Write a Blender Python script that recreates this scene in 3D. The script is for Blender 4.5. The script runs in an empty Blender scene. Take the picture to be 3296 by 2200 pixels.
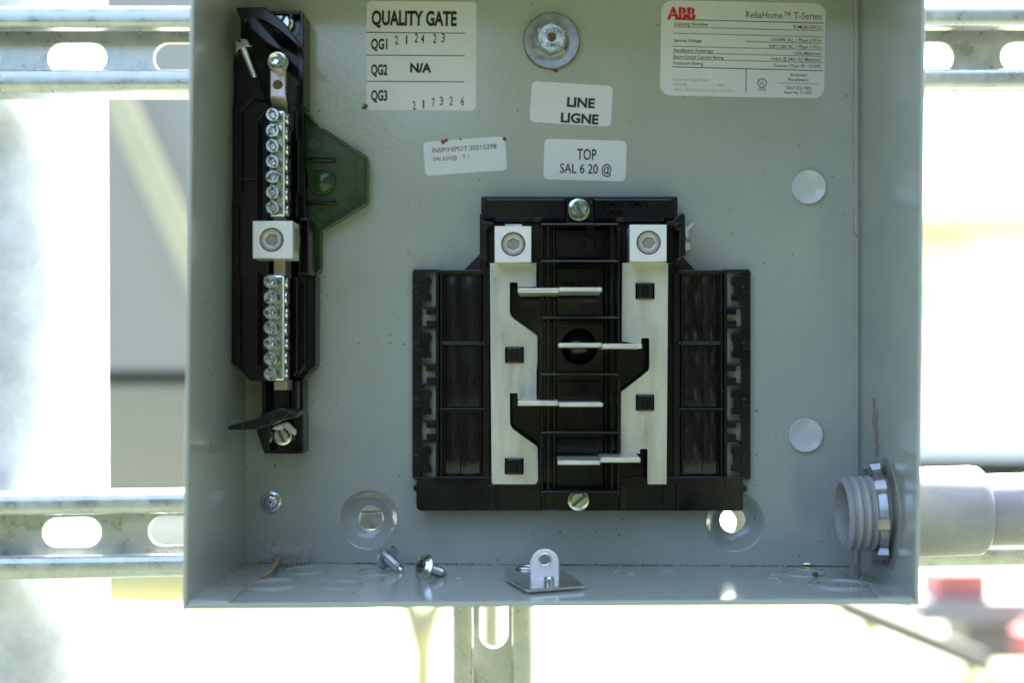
import bpy, bmesh, math, random
from mathutils import Vector, Matrix, Quaternion
random.seed(7)
R = math.radians
scene = bpy.context.scene
col = scene.collection

# ------------------------------------------------------------------ camera, sky, sun, exposure
S = 0.000145            # metres per photo pixel on the enclosure's back panel
D = 0.562               # lens to back panel
VX, VY = 1775.0, 1190.0 # where the enclosure's depth lines meet
cam_d = bpy.data.cameras.new('camera'); cam = bpy.data.objects.new('camera', cam_d); col.objects.link(cam)
cam.location = (0, -D, 0); cam.rotation_euler = (R(90), 0, 0)
cam_d.sensor_width = 36; cam_d.lens = 36 * D / (3296 * S)
cam_d.shift_x = (1648 - VX) / 3296; cam_d.shift_y = (VY - 1100) / 3296
cam_d.clip_start = 0.01; cam_d.clip_end = 2000
cam_d.dof.use_dof = True; cam_d.dof.focus_distance = D - 0.022; cam_d.dof.aperture_fstop = 4.4
scene.camera = cam
world = bpy.data.worlds.new('World'); scene.world = world; world.use_nodes = True
wn = world.node_tree.nodes; wl = world.node_tree.links
bg = wn['Background']; sky = wn.new('ShaderNodeTexSky'); sky.sky_type = 'NISHITA'; sky.sun_disc = False
SUN_EL, SUN_AZ = R(53), R(22)          # azimuth from +Y (behind the enclosure) towards +X
sky.sun_elevation = SUN_EL; sky.sun_rotation = SUN_AZ; sky.dust_density = 4.5; sky.air_density = 1.0; sky.ozone_density = 0.8
wl.new(sky.outputs[0], bg.inputs[0]); bg.inputs[1].default_value = 0.15
sun_d = bpy.data.lights.new('sun', 'SUN'); sun = bpy.data.objects.new('sun', sun_d); col.objects.link(sun)
sun_d.energy = 5.0; sun_d.angle = R(0.53); sun_d.color = (1, 0.95, 0.87)
sd = Vector((math.sin(SUN_AZ) * math.cos(SUN_EL), math.cos(SUN_AZ) * math.cos(SUN_EL), math.sin(SUN_EL)))
sun.rotation_euler = sd.to_track_quat('Z', 'Y').to_euler()
scene.view_settings.view_transform = 'Standard'; scene.view_settings.look = 'None'
scene.view_settings.gamma = 1; scene.view_settings.use_curve_mapping = False
scene.view_settings.exposure = 2.95
scene.render.engine = 'CYCLES'
scene.render.resolution_x = 1024; scene.render.resolution_y = 684

# ------------------------------------------------------------------ helpers
def sc(h): return S * (D - h) / D
def W(px, py, h=0.0):
    k = sc(h); return Vector(((px - VX) * k, -h, (VY - py) * k))

class MB:
    """collects shapes; build() links them as one mesh object"""
    def __init__(s): s.v = []; s.f = []; s.pc = []
    def add(s, vs, fs):
        o = len(s.v); s.v += [tuple(v) for v in vs]; n0 = len(s.f); s.f += [tuple(i + o for i in f) for f in fs]; s.pc.append((o, len(s.v), n0, len(s.f)))
    def prism(s, poly, h0, h1, taper=0.0):
        """outline in photo pixels as seen at front height h1, run straight back to h0"""
        p = [W(x, y, h1) for x, y in poly]
        c = sum(p, Vector()) / len(p)
        a = sum(p[i].x * p[(i + 1) % len(p)].z - p[(i + 1) % len(p)].x * p[i].z for i in range(len(p)))
        if a < 0: p.reverse()
        n = len(p)
        q = [Vector((c.x + (v.x - c.x) * (1 + taper), -h0, c.z + (v.z - c.z) * (1 + taper))) for v in p]
        s.add(p + q, [tuple(range(n)), tuple(range(2 * n - 1, n - 1, -1))] +
              [(i, i + n, (i + 1) % n + n, (i + 1) % n) for i in range(n)])
    def rect(s, x0, y0, x1, y1, h0, h1, taper=0.0): s.prism([(x0, y0), (x1, y0), (x1, y1), (x0, y1)], h0, h1, taper)
    def wall(s, pts, w, h0, h1):
        """thin upright rib along a polyline"""
        for (a, b) in zip(pts, pts[1:]):
            dx, dy = b[0] - a[0], b[1] - a[1]; l = math.hypot(dx, dy); nx, ny = -dy / l * w / 2, dx / l * w / 2
            ex, ey = dx / l * w * .4, dy / l * w * .4
            s.prism([(a[0] - ex + nx, a[1] - ey + ny), (b[0] + ex + nx, b[1] + ey + ny), (b[0] + ex - nx, b[1] + ey - ny), (a[0] - ex - nx, a[1] - ey - ny)], h0, h1)
    def box(s, x0, x1, y0, y1, z0, z1):
        v = [(x, y, z) for x in (x0, x1) for y in (y0, y1) for z in (z0, z1)]
        s.add(v, [(0, 1, 3, 2), (4, 6, 7, 5), (0, 4, 5, 1), (2, 3, 7, 6), (0, 2, 6, 4), (1, 5, 7, 3)])
    def lathe(s, o, axis, prof, seg=32, caps=(True, True)):
        """prof = [(radius, distance along axis)] in metres"""
        o = Vector(o); ax = Vector(axis).normalized(); u = ax.orthogonal().normalized(); w = ax.cross(u)
        vs = []; n = len(prof)
        for r, t in prof:
            for k in range(seg):
                a = 2 * math.pi * k / seg
                vs.append(o + ax * t + (u * math.cos(a) + w * math.sin(a)) * r)
        fs = []
        for j in range(n - 1):
            for k in range(seg):
                k2 = (k + 1) % seg
                fs.append((j * seg + k, j * seg + k2, (j + 1) * seg + k2, (j + 1) * seg + k))
        if caps[0]: fs.append(tuple(range(seg - 1, -1, -1)))
        if caps[1]: fs.append(tuple((n - 1) * seg + k for k in range(seg)))
        s.add(vs, fs)
    def disc(s, px, py, rpx, h0, h1, prof=None, seg=32):
        """lathe about the view-facing axis; prof = [(radius px, height)]"""
        c = W(px, py, h1); k = sc(h1)
        prof = prof or [(rpx, h0), (rpx, h1 - .0003), (rpx - 2, h1)]
        s.lathe((c.x, 0, c.z), (0, -1, 0), [(r * k, h) for r, h in prof], seg)
    def tube(s, pts, r, seg=8, flat=1.0, up=(0, 0, 1)):
        pts = [Vector(p) for p in pts]; n = len(pts); vs = []
        for i, p in enumerate(pts):
            t = (pts[min(i + 1, n - 1)] - pts[max(i - 1, 0)]).normalized()
            u = t.cross(Vector(up)); u = u.normalized() if u.length > 1e-6 else t.orthogonal().normalized(); w = t.cross(u)
            rr = r[i] if isinstance(r, (list, tuple)) else r
            for k in range(seg):
                a = 2 * math.pi * k / seg; vs.append(p + u * math.cos(a) * rr + w * math.sin(a) * rr * flat)
        fs = [(i * seg + k, i * seg + (k + 1) % seg, (i + 1) * seg + (k + 1) % seg, (i + 1) * seg + k) for i in range(n - 1) for k in range(seg)]
        fs += [tuple(range(seg - 1, -1, -1)), tuple((n - 1) * seg + k for k in range(seg))]
        s.add(vs, fs)
    def ribbon(s, pts, half, thick):
        """strip along world points; half = half-width vector(s), thick = thickness vector"""
        n = len(pts); vs = []
        for i, p in enumerate(pts):
            hv = half[i] if isinstance(half, list) else half; p = Vector(p)
            vs += [p - hv, p + hv, p + hv + thick, p - hv + thick]
        fs = [(3, 2, 1, 0), tuple(4 * (n - 1) + k for k in range(4))]
        for i in range(n - 1):
            for k in range(4):
                fs.append((4 * i + k, 4 * i + (k + 1) % 4, 4 * i + 4 + (k + 1) % 4, 4 * i + 4 + k))
        s.add(vs, fs)
    def parts(s, name, m, parent=None, smooth=None, bevel=0.0, seg=2):
        """one object for each shape that was added"""
        out = []
        for (v0, v1, f0, f1) in s.pc:
            q = MB(); q.add(s.v[v0:v1], [tuple(i - v0 for i in f) for f in s.f[f0:f1]]); out.append(q.build(name, m, parent, smooth, bevel, seg))
        return out
    def mesh(s, name):
        me = bpy.data.meshes.new(name); me.from_pydata(s.v, [], s.f)
        bm = bmesh.new(); bm.from_mesh(me); bmesh.ops.recalc_face_normals(bm, faces=bm.faces); bm.to_mesh(me); bm.free()
        return me
    def build(s, name, m, parent=None, smooth=None, bevel=0.0, seg=2):
        return mobj(name, s.mesh(name), m, parent, smooth, bevel, seg)

def mobj(name, me, m, parent=None, smooth=None, bevel=0.0, seg=2):
    o = bpy.data.objects.new(name, me); col.objects.link(o)
    if m is not None and not me.materials: me.materials.append(m)
    if smooth:
        me.polygons.foreach_set('use_smooth', [True] * len(me.polygons)); me.set_sharp_from_angle(angle=R(smooth))
    if bevel:
        b = o.modifiers.new('bevel', 'BEVEL'); b.width = bevel; b.segments = seg; b.limit_method = 'ANGLE'; b.angle_limit = R(35)
    if parent is not None: o.parent = parent
    return o
def tag(o, label, cat=None, group=None, kind=None):
    if label: o['label'] = label
    if cat: o['category'] = cat
    if group: o['group'] = group
    if kind: o['kind'] = kind
    return o
def thing(name, label, cat, group=None):
    o = bpy.data.objects.new(name, None); col.objects.link(o); o.empty_display_size = .01
    return tag(o, label, cat, group)
def at(o, p): o.location = p; return o
def root_at(o, p):
    """set an Empty's place at the thing's base while its parts stay where they were built"""
    p = Vector(p); o.location = p
    for c in list(col.objects):
        if c.parent == o: c.location = c.location - p

def curve_mesh(cu, name):
    o = bpy.data.objects.new('tmp', cu); col.objects.link(o)
    dg = bpy.context.evaluated_depsgraph_get(); me = bpy.data.meshes.new_from_object(o.evaluated_get(dg)); me.name = name
    bpy.data.objects.remove(o); bpy.data.curves.remove(cu)
    me.materials.clear()
    return me
FRONT = Matrix(((1, 0, 0, 0), (0, 0, -1, 0), (0, 1, 0, 0), (0, 0, 0, 1)))   # curve plane -> upright, facing the camera
def plate_xy(name, polys, t0, t1, bev=0.0):
    """solid sheet with holes; polys in metres (x, z); t0..t1 heights towards the camera"""
    cu = bpy.data.curves.new(name, 'CURVE'); cu.dimensions = '2D'; cu.fill_mode = 'BOTH'
    for p in polys:
        sp = cu.splines.new('POLY'); sp.points.add(len(p) - 1); sp.use_cyclic_u = True
        for i, (x, y) in enumerate(p): sp.points[i].co = (x, y, 0, 1)
    cu.extrude = (t1 - t0) / 2 - bev; cu.bevel_depth = bev; cu.bevel_resolution = 1; cu.offset = -bev
    me = curve_mesh(cu, name); me.transform(Matrix.Translation((0, 0, (t0 + t1) / 2))); me.transform(FRONT)
    return me
def plate(name, polys, h0, h1, bev=0.0):
    k = sc(h1); return plate_xy(name, [[((x - VX) * k, (VY - y) * k) for x, y in p] for p in polys], h0, h1, bev)
def circ(cx, cy, r, n=40, a0=0.0): return [(cx + r * math.cos(a0 + 2 * math.pi * i / n), cy + r * math.sin(a0 + 2 * math.pi * i / n)) for i in range(n)]
def rrect(cx, cy, w, h, r, rot=0.0, n=6):
    pts = []
    for qx, qy, a0 in ((1, 1, 0), (-1, 1, 90), (-1, -1, 180), (1, -1, 270)):
        for i in range(n + 1):
            a = R(a0 + 90 * i / n); pts.append((qx * (w / 2 - r) + r * math.cos(a), qy * (h / 2 - r) + r * math.sin(a)))
    c, s_ = math.cos(R(rot)), math.sin(R(rot))
    return [(cx + x * c + y * s_, cy - x * s_ + y * c) for x, y in pts]

# ------------------------------------------------------------------ materials
def mat(name, base, rough=.5, metal=0.0, spec=.5, noise=0.0, nscale=200., bump=0.0, bscale=400., tint=None, coat=0.0, aniso=None, rvar=0.0):
    m = bpy.data.materials.new(name); m.use_nodes = True; nt = m.node_tree; N, L = nt.nodes, nt.links
    b = N['Principled BSDF']; b.inputs['Base Color'].default_value = (*base, 1); b.inputs['Roughness'].default_value = rough
    b.inputs['Metallic'].default_value = metal; b.inputs['Specular IOR Level'].default_value = spec; b.inputs['Coat Weight'].default_value = coat
    tc = N.new('ShaderNodeTexCoord')
    src = tc.outputs['Object']
    if aniso:
        mp = N.new('ShaderNodeMapping'); mp.inputs['Scale'].default_value = aniso; L.new(src, mp.inputs[0]); src = mp.outputs[0]
    if noise or rvar:
        n = N.new('ShaderNodeTexNoise'); n.inputs['Scale'].default_value = nscale; n.inputs['Detail'].default_value = 5; n.inputs['Roughness'].default_value = .65; L.new(src, n.inputs[0])
    if noise:
        mx = N.new('ShaderNodeMix'); mx.data_type = 'RGBA'
        t2 = tint or tuple(c * (1 - noise) for c in base)
        mx.inputs[6].default_value = (*t2, 1); mx.inputs[7].default_value = (*base, 1)
        cr = N.new('ShaderNodeMapRange'); cr.inputs[1].default_value = .35; cr.inputs[2].default_value = .65
        L.new(n.outputs[0], cr.inputs[0]); L.new(cr.outputs[0], mx.inputs[0]); L.new(mx.outputs[2], b.inputs['Base Color'])
    if rvar:
        mr = N.new('ShaderNodeMapRange'); mr.inputs[1].default_value = .3; mr.inputs[2].default_value = .7
        mr.inputs[3].default_value = max(.02, rough - rvar); mr.inputs[4].default_value = rough + rvar
        L.new(n.outputs[0], mr.inputs[0]); L.new(mr.outputs[0], b.inputs['Roughness'])
    if bump:
        n2 = N.new('ShaderNodeTexNoise'); n2.inputs['Scale'].default_value = bscale; n2.inputs['Detail'].default_value = 3; L.new(src, n2.inputs[0])
        bp = N.new('ShaderNodeBump'); bp.inputs['Strength'].default_value = bump; bp.inputs['Distance'].default_value = .0004
        L.new(n2.outputs[0], bp.inputs['Height']); L.new(bp.outputs[0], b.inputs['Normal'])
    return m

def speck(m, scale, lo, color, seed=0.0, dens=None):
    """small specks of dirt or rust scattered over a paint, each with its own size"""
    nt = m.node_tree; N, L = nt.nodes, nt.links; b = N['Principled BSDF']
    tc = N.new('ShaderNodeTexCoord'); mp = N.new('ShaderNodeMapping'); mp.inputs['Location'].default_value = (seed, seed * 1.7, seed * .6); L.new(tc.outputs['Object'], mp.inputs[0])
    wob = N.new('ShaderNodeTexNoise'); wob.inputs['Scale'].default_value = scale * 3; L.new(mp.outputs[0], wob.inputs[0])
    v = N.new('ShaderNodeTexVoronoi'); v.inputs['Scale'].default_value = scale; L.new(mp.outputs[0], v.inputs['Vector'])
    rnd = N.new('ShaderNodeSeparateColor'); L.new(v.outputs['Color'], rnd.inputs[0])
    th = N.new('ShaderNodeMapRange'); th.inputs[1].default_value = 1 - lo; th.inputs[2].default_value = 1.0; th.inputs[3].default_value = 0.0; th.inputs[4].default_value = .22
    L.new(rnd.outputs[0], th.inputs[0])
    ad = N.new('ShaderNodeMath'); ad.operation = 'MULTIPLY'; L.new(wob.outputs[0], ad.inputs[0]); L.new(th.outputs[0], ad.inputs[1])
    lt = N.new('ShaderNodeMath'); lt.operation = 'LESS_THAN'; L.new(v.outputs['Distance'], lt.inputs[0]); L.new(ad.outputs[0], lt.inputs[1])
    mx = N.new('ShaderNodeMix'); mx.data_type = 'RGBA'; mx.inputs[7].default_value = (*color, 1)
    ib = b.inputs['Base Color']
    if ib.is_linked: L.new(ib.links[0].from_socket, mx.inputs[6])
    else: mx.inputs[6].default_value = ib.default_value[:]
    f = N.new('ShaderNodeMath'); f.operation = 'MULTIPLY'; f.inputs[1].default_value = .8; L.new(lt.outputs[0], f.inputs[0]); L.new(f.outputs[0], mx.inputs[0])
    L.new(mx.outputs[2], ib)
    return m

M = {}
PAINT = (.366, .400, .350)
M['paint'] = mat('grey_enamel', PAINT, .16, noise=.06, nscale=40, bump=.20, bscale=520, rvar=.05, coat=.55)
M['paint'].node_tree.nodes['Principled BSDF'].inputs['Coat Roughness'].default_value = .10
speck(M['paint'], 240, .50, (.06, .06, .05)); speck(M['paint'], 190, .34, (.22, .14, .07), 3.1); speck(M['paint'], 420, .10, (.11, .12, .10), 5.7)
M['plastic'] = mat('black_plastic', (.0085, .0062, .0110), .12, spec=.5, noise=.3, nscale=60, bump=.05, bscale=500, rvar=.07)  # purple sheen put into the base colour, in the matte plastic too
M['plastic2'] = mat('black_plastic_matte', (.008, .0068, .0095), .20, spec=.5, noise=.3, nscale=80, bump=.05, bscale=800, rvar=.08)
M['green_sheen'] = mat('plastic_painted_green_sheen', (.034, .070, .022), .18, spec=.5, noise=.5, nscale=45, bump=.08, bscale=300)  # black plastic with the green grass reflection painted into its base colour
M['brownp'] = mat('brown_plastic', (.035, .018, .014), .3, spec=.4, noise=.3, nscale=80)
M['alu'] = mat('lug_aluminium', (.78, .77, .73), .45, .35, noise=.05, nscale=300, bump=.06, bscale=1500)
M['tin'] = mat('tinned_bus', (.70, .69, .58), .36, .60, noise=.16, nscale=60, bump=.10, bscale=260, aniso=(2.2, 1, .5), rvar=.1)
speck(M['tin'], 110, .10, (.45, .40, .28), 2.2)
M['zinc'] = mat('bright_zinc', (.74, .78, .78), .17, 1.0, noise=.15, nscale=300, bump=.04, bscale=900, rvar=.08)
M['zincd'] = mat('dull_zinc', (.46, .46, .47), .38, 1.0, noise=.35, nscale=260, bump=.10, bscale=500, rvar=.1)
M['screw_face'] = mat('screw_face_zinc', (.66, .72, .69), .24, 1.0, noise=.2, nscale=600, rvar=.08)
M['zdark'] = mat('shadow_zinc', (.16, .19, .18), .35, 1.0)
M['copper'] = mat('plated_strap', (.52, .45, .38), .36, .75, noise=.2, nscale=150, bump=.05, bscale=700)
M['galv'] = mat('galvanized', (.66, .69, .66), .33, .65, noise=.26, nscale=90, bump=.12, bscale=180, rvar=.12)
M['setscrew'] = mat('set_screw_grey', (.56, .54, .49), .38, .6, noise=.15, nscale=400)
M['socket'] = mat('socket_grey', (.30, .28, .24), .45, .3, noise=.15, nscale=500)
M['dark'] = mat('dark_hole', (.012, .012, .012), .7)
M['rust'] = mat('rust', (.20, .10, .042), .85, noise=.5, nscale=900, bump=.3, bscale=1500)
M['label'] = mat('label_paper', (.66, .68, .69), .42, noise=.03, nscale=120, coat=.15)
M['ink'] = mat('black_ink', (.012, .012, .014), .55)
M['emboss'] = mat('embossed_black', (.002, .002, .002), .6, spec=.05)
M['grey_ink'] = mat('grey_ink', (.10, .105, .11), .55)
M['pale_ink'] = mat('pale_ink', (.36, .37, .38), .55)
M['blue_ink'] = mat('blue_grey_ink', (.07, .09, .13), .6)
M['red_ink'] = mat('red_ink', (.55, .008, .02), .5)
M['pvc'] = mat('grey_pvc', (.33, .335, .35), .38, noise=.24, nscale=32, bump=.05, bscale=300)
speck(M['pvc'], 90, .10, (.2, .19, .18), 1.3)
M['pvc_in'] = mat('pvc_thread', (.38, .375, .36), .4, noise=.15, nscale=200)
M['plug'] = mat('pale_plug', (.56, .59, .57), .10, noise=.04, nscale=80)

def text_mesh(body, w, caph, bold=0.0):
    cu = bpy.data.curves.new('t', 'FONT'); cu.body = body; cu.size = 1.0; cu.align_x = 'CENTER'; cu.offset = bold; cu.resolution_u = 3
    me = curve_mesh(cu, 'lettering')
    xs = [v.co.x for v in me.vertices]; 
    x0, x1 = min(xs), max(xs)
    sx = w / (x1 - x0); sy = caph / CAPH
    for v in me.vertices: v.co.x = (v.co.x - (x0 + x1) / 2) * sx; v.co.y = (v.co.y - CAPH / 2) * sy; v.co.z = 0
    return me
_c = bpy.data.curves.new('t', 'FONT'); _c.body = 'H'; _c.size = 1.0
_m = curve_mesh(_c, 'cap'); CAPH = max(v.co.y for v in _m.vertices); bpy.data.meshes.remove(_m)
def text(body, x0, x1, yc, caph, h, m, parent, rot=0.0, bold=0.0, xc=None, name='lettering'):
    """print of width x0..x1 whose capitals are centred on yc; photo pixels at height h"""
    k = sc(h); me = text_mesh(body, (x1 - x0) * k, caph * k, bold); me.transform(FRONT)
    o = mobj(name, me, m, parent); c = W((x0 + x1) / 2, yc, h); o.location = c; o.rotation_euler = (0, R(-rot), 0)
    return o
def rule(pts, wpx, h, m, parent, name='printed_line'):
    b = MB()
    (ax, ay), (bx, by) = pts; dx, dy = bx - ax, by - ay; l = math.hypot(dx, dy); nx, ny = -dy / l * wpx / 2, dx / l * wpx / 2
    p = [W(ax + nx, ay + ny, h), W(bx + nx, by + ny, h), W(bx - nx, by - ny, h), W(ax - nx, ay - ny, h)]
    b.add(p, [(0, 1, 2, 3)]); return b.build(name, m, parent)

# ------------------------------------------------------------------ ground
def grass_mat():
    m = mat('grass', (.058, .070, .040), .8, noise=.6, nscale=1.2, tint=(.04, .052, .03))
    return m
g = MB(); gz = -1.42
g.add([(-400, -400, gz), (400, -400, gz), (400, 400, gz), (-400, 400, gz)], [(0, 1, 2, 3)])
tag(g.build('ground', grass_mat()), None, kind='structure')

g = MB(); g.add([(-60, 2.4, gz + .004), (60, 2.4, gz + .004), (60, 70, gz + .004), (-60, 70, gz + .004)], [(0, 1, 2, 3)])
tag(g.build('gravel_yard', mat('pale_gravel', (.46, .45, .38), .9, noise=.5, nscale=.35, tint=(.20, .23, .07))), None, kind='structure')

# unseen wood inferred from green reflections, added to darken the plastic and the interior
M['leaves'] = mat('foliage', (.050, .068, .028), .6, noise=.6, nscale=2.0, tint=(.026, .040, .016))
tl = MB(); rt = random.Random(3)
for i in range(5200):
    az = R(rt.uniform(-78, 78)); d_ = rt.uniform(7.0, 10.5)
    topz = 2.3 + 1.0 * math.sin(az * 5.1 + .8) + .9 * math.sin(az * 11.7) + 6.0 * min(1, max(0, (math.degrees(az) - 10) / 25)) + .5 * math.sin(az * 23.1)  # raised towards the right to darken the box's left wall
    zz = gz + (topz - gz) * (1 - rt.random() ** 1.4)
    p = Vector((math.sin(az) * d_, -math.cos(az) * d_, zz)); r_ = rt.uniform(.22, .62)
    u = Vector((rt.gauss(0, 1), rt.gauss(0, 1), rt.gauss(0, 1))).normalized(); w_ = u.orthogonal().normalized()
    tl.add([p + u * r_, p + w_ * r_ * .6, p - u * r_, p - w_ * r_ * .6], [(0, 1, 2, 3)])
tl.pc = []
tag(tl.build('wood', M['leaves'], None), 'unseen green wood added on the camera side to darken reflections', 'wood', kind='stuff')

# ------------------------------------------------------------------ enclosure
BD = 0.0925                                   # depth of the enclosure
ZTOP = 1290 * S
enc = thing('electrical_enclosure', 'open grey painted steel electrical box fixed to the strut channels', 'enclosure')
def zfloor(x, h):
    u = (x / S + 985) / 1976; v = h / BD
    return -S * ((622 + 13 * u) * (1 - v) + (633.2 - 10 * u) * v)
def Fl(px, py, lift=0.0):
    """point of the enclosure's floor seen at a photo pixel"""
    x, h = 0.0, .04
    for _ in range(8):
        h = D - D * (-zfloor(x, h) / S) / (py - VY); x = (px - VX) * sc(h)
    return Vector((x, -h, zfloor(x, h) + lift))
k0 = S
DIMPLES = [(1187, 1675), (2365, 1682)]
outer = [(-985 * S, zfloor(-985 * S, 0)), (991 * S, zfloor(991 * S, 0)), (991 * S, ZTOP), (-985 * S, ZTOP)]
holes = [[((x - VX) * S, (VY - y) * S) for x, y in circ(cx, cy, 96, 56)] for cx, cy in DIMPLES]
holes.append([((x - VX) * S, (VY - y) * S) for x, y in circ(2596, 1832, 19, 20) if y < 1826.5])
mobj('back_panel', plate_xy('back_panel', [outer] + holes, -.0015, 0), M['paint'], enc)
def wall_mesh(name, xf_b, xf_f_top, xf_f_bot, side, nz=8):
    b = MB(); t = .0016 * side; n = 6
    for j in range(nz + 1):
        v = j / nz
        for i in range(n + 1):
            h = -.0015 + (BD + .0015) * i / n; hh = max(h, 0) / BD
            zb = zfloor(xf_b, max(h, 0)) - .002; z = zb + (ZTOP + .002 - zb) * v
            xf = xf_f_bot + (xf_f_top - xf_f_bot) * (z - zb) / (1190 * .8354 * S - zb)
            x = xf_b * (1 - hh) + xf * hh
            b.v.append((x, -h, z))
    m_ = len(b.v)
    b.v += [(x + t, y, z) for x, y, z in b.v[:m_]]
    for j in range(nz):
        for i in range(n):
            a = j * (n + 1) + i; q = (a, a + 1, a + n + 2, a + n + 1); b.f.append(q); b.f.append(tuple(x + m_ for x in reversed(q)))
    for j in range(nz):
        for e in (0, n):
            a = j * (n + 1) + e; b.f.append((a, a + n + 1, a + n + 1 + m_, a + m_))
    for i in range(n):
        for e in (0, nz):
            a = e * (n + 1) + i; b.f.append((a, a + 1, a + 1 + m_, a + m_))
    o = b.build(name, M['paint'], enc, smooth=30, bevel=.0004); return o
XL, XR = -985 * S, 991 * S
wall_mesh('side_wall', XL, -962 * S, -981.6 * S, -1)
rw = wall_mesh('side_wall', XR, 995.8 * S, 978 * S, 1)
# right wall opening for the conduit is covered by the locknut; floor and roof sheets
b = MB(); nx, nh = 14, 6
for sfc in (0, -.0016):
    for i in range(nx + 1):
        for j in range(nh + 1):
            x = XL + (XR - XL) * i / nx; h = BD * j / nh; z = zfloor(x, h)
            if j == nh: x = (-983 * S) + (983 + 980) * S * i / nx
            b.v.append((x, -h, z + sfc))
n1 = (nx + 1) * (nh + 1)
for i in range(nx):
    for j in range(nh):
        a = i * (nh + 1) + j; q = (a, a + nh + 1, a + nh + 2, a + 1); b.f.append(q); b.f.append(tuple(v + n1 for v in reversed(q)))
for i in range(nx):
    for j in (0, nh):
        a = i * (nh + 1) + j; b.f.append((a, a + nh + 1, a + nh + 1 + n1, a + n1))
floor_o = b.build('bottom_wall', M['paint'], enc, smooth=30)
# folded lip along the front of the floor, a little below the sheet
b = MB()
pl = [(602, 1951.5), (2944, 1938.5)]
for i in range(12):
    pass
p0, p1 = W(603, 1954, BD + .0006), W(2946, 1939.5, BD + .0006)
b.ribbon([p0, p1], Vector((0, 0, .0011)), Vector((0, .006, 0)))
b.build('front_lip', M['paint'], enc, bevel=.0005)
b = MB(); b.box(XL - .0016, XR + .0016, -BD, .0015, ZTOP, ZTOP + .0016); b.build('top_wall', M['paint'], enc, bevel=.0004)
# welded corner tab on the floor at the left front
b = MB(); q = [Fl(604, 1946, .0002), Fl(736, 1948, .0002), Fl(789, 1899, .0002), Fl(640, 1899, .0002)]
b.add(q + [v + Vector((0, 0, .0011)) for v in q], [(3, 2, 1, 0), (4, 5, 6, 7), (0, 1, 5, 4), (1, 2, 6, 5), (2, 3, 7, 6), (3, 0, 4, 7)])
b.build('corner_tab', M['paint'], enc, bevel=.0003)
b = MB(); q = [Fl(2940, 1933, .0002), Fl(2830, 1934, .0002), Fl(2795, 1893, .0002), Fl(2880, 1893, .0002)]
b.add(q + [v + Vector((0, 0, .0011)) for v in q], [(3, 2, 1, 0), (4, 5, 6, 7), (0, 1, 5, 4), (1, 2, 6, 5), (2, 3, 7, 6), (3, 0, 4, 7)])
b.build('corner_tab', M['paint'], enc, bevel=.0003)
# folded seam strip up the right back corner
b = MB(); b.rect(2752, -90, 2763, 1818, 0.0003, .0012); b.build('corner_seam', M['paint'], enc, bevel=.0004)
# dimples pressed backwards round the two lower mounting holes
for cx, cy in DIMPLES:
    c = W(cx, cy); b = MB()
    b.lathe((c.x, 0, c.z), (0, -1, 0), [(97 * S, .0002), (94 * S, 0), (90 * S, -.0007), (80 * S, -.0028), (68 * S, -.0050), (58 * S, -.0061), (49 * S, -.0065), (43 * S, -.0067), (41 * S, -.0070), (41 * S, -.0077)], 56, (False, False))
    b.build('mounting_dimple', M['paint'], enc, smooth=60)
# knockouts pressed into the floor
def knockout(px, py, rm):
    c = Fl(px, py); b = MB(); n = 40
    for r0 in (rm,):
        pts = [Vector((c.x + r0 * math.cos(a), c.y + r0 * math.sin(a), 0)) for a in [2 * math.pi * i / n for i in range(n + 1)]]
        for p in pts: p.z = zfloor(p.x, -p.y) + .00005
        b.tube(pts, .00048, 6)
    return b.build('knockout', M['paint'], enc, smooth=60)
for px, py, rm in ((880, 1884, .0086), (880, 1884, .0118), (1098, 1886, .0090), (985, 1838, .0095), (1220, 1842, .0090), (2705, 1885, .0100), (2705, 1885, .0135), (2585, 1848, .0095)): knockout(px, py, rm)

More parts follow.
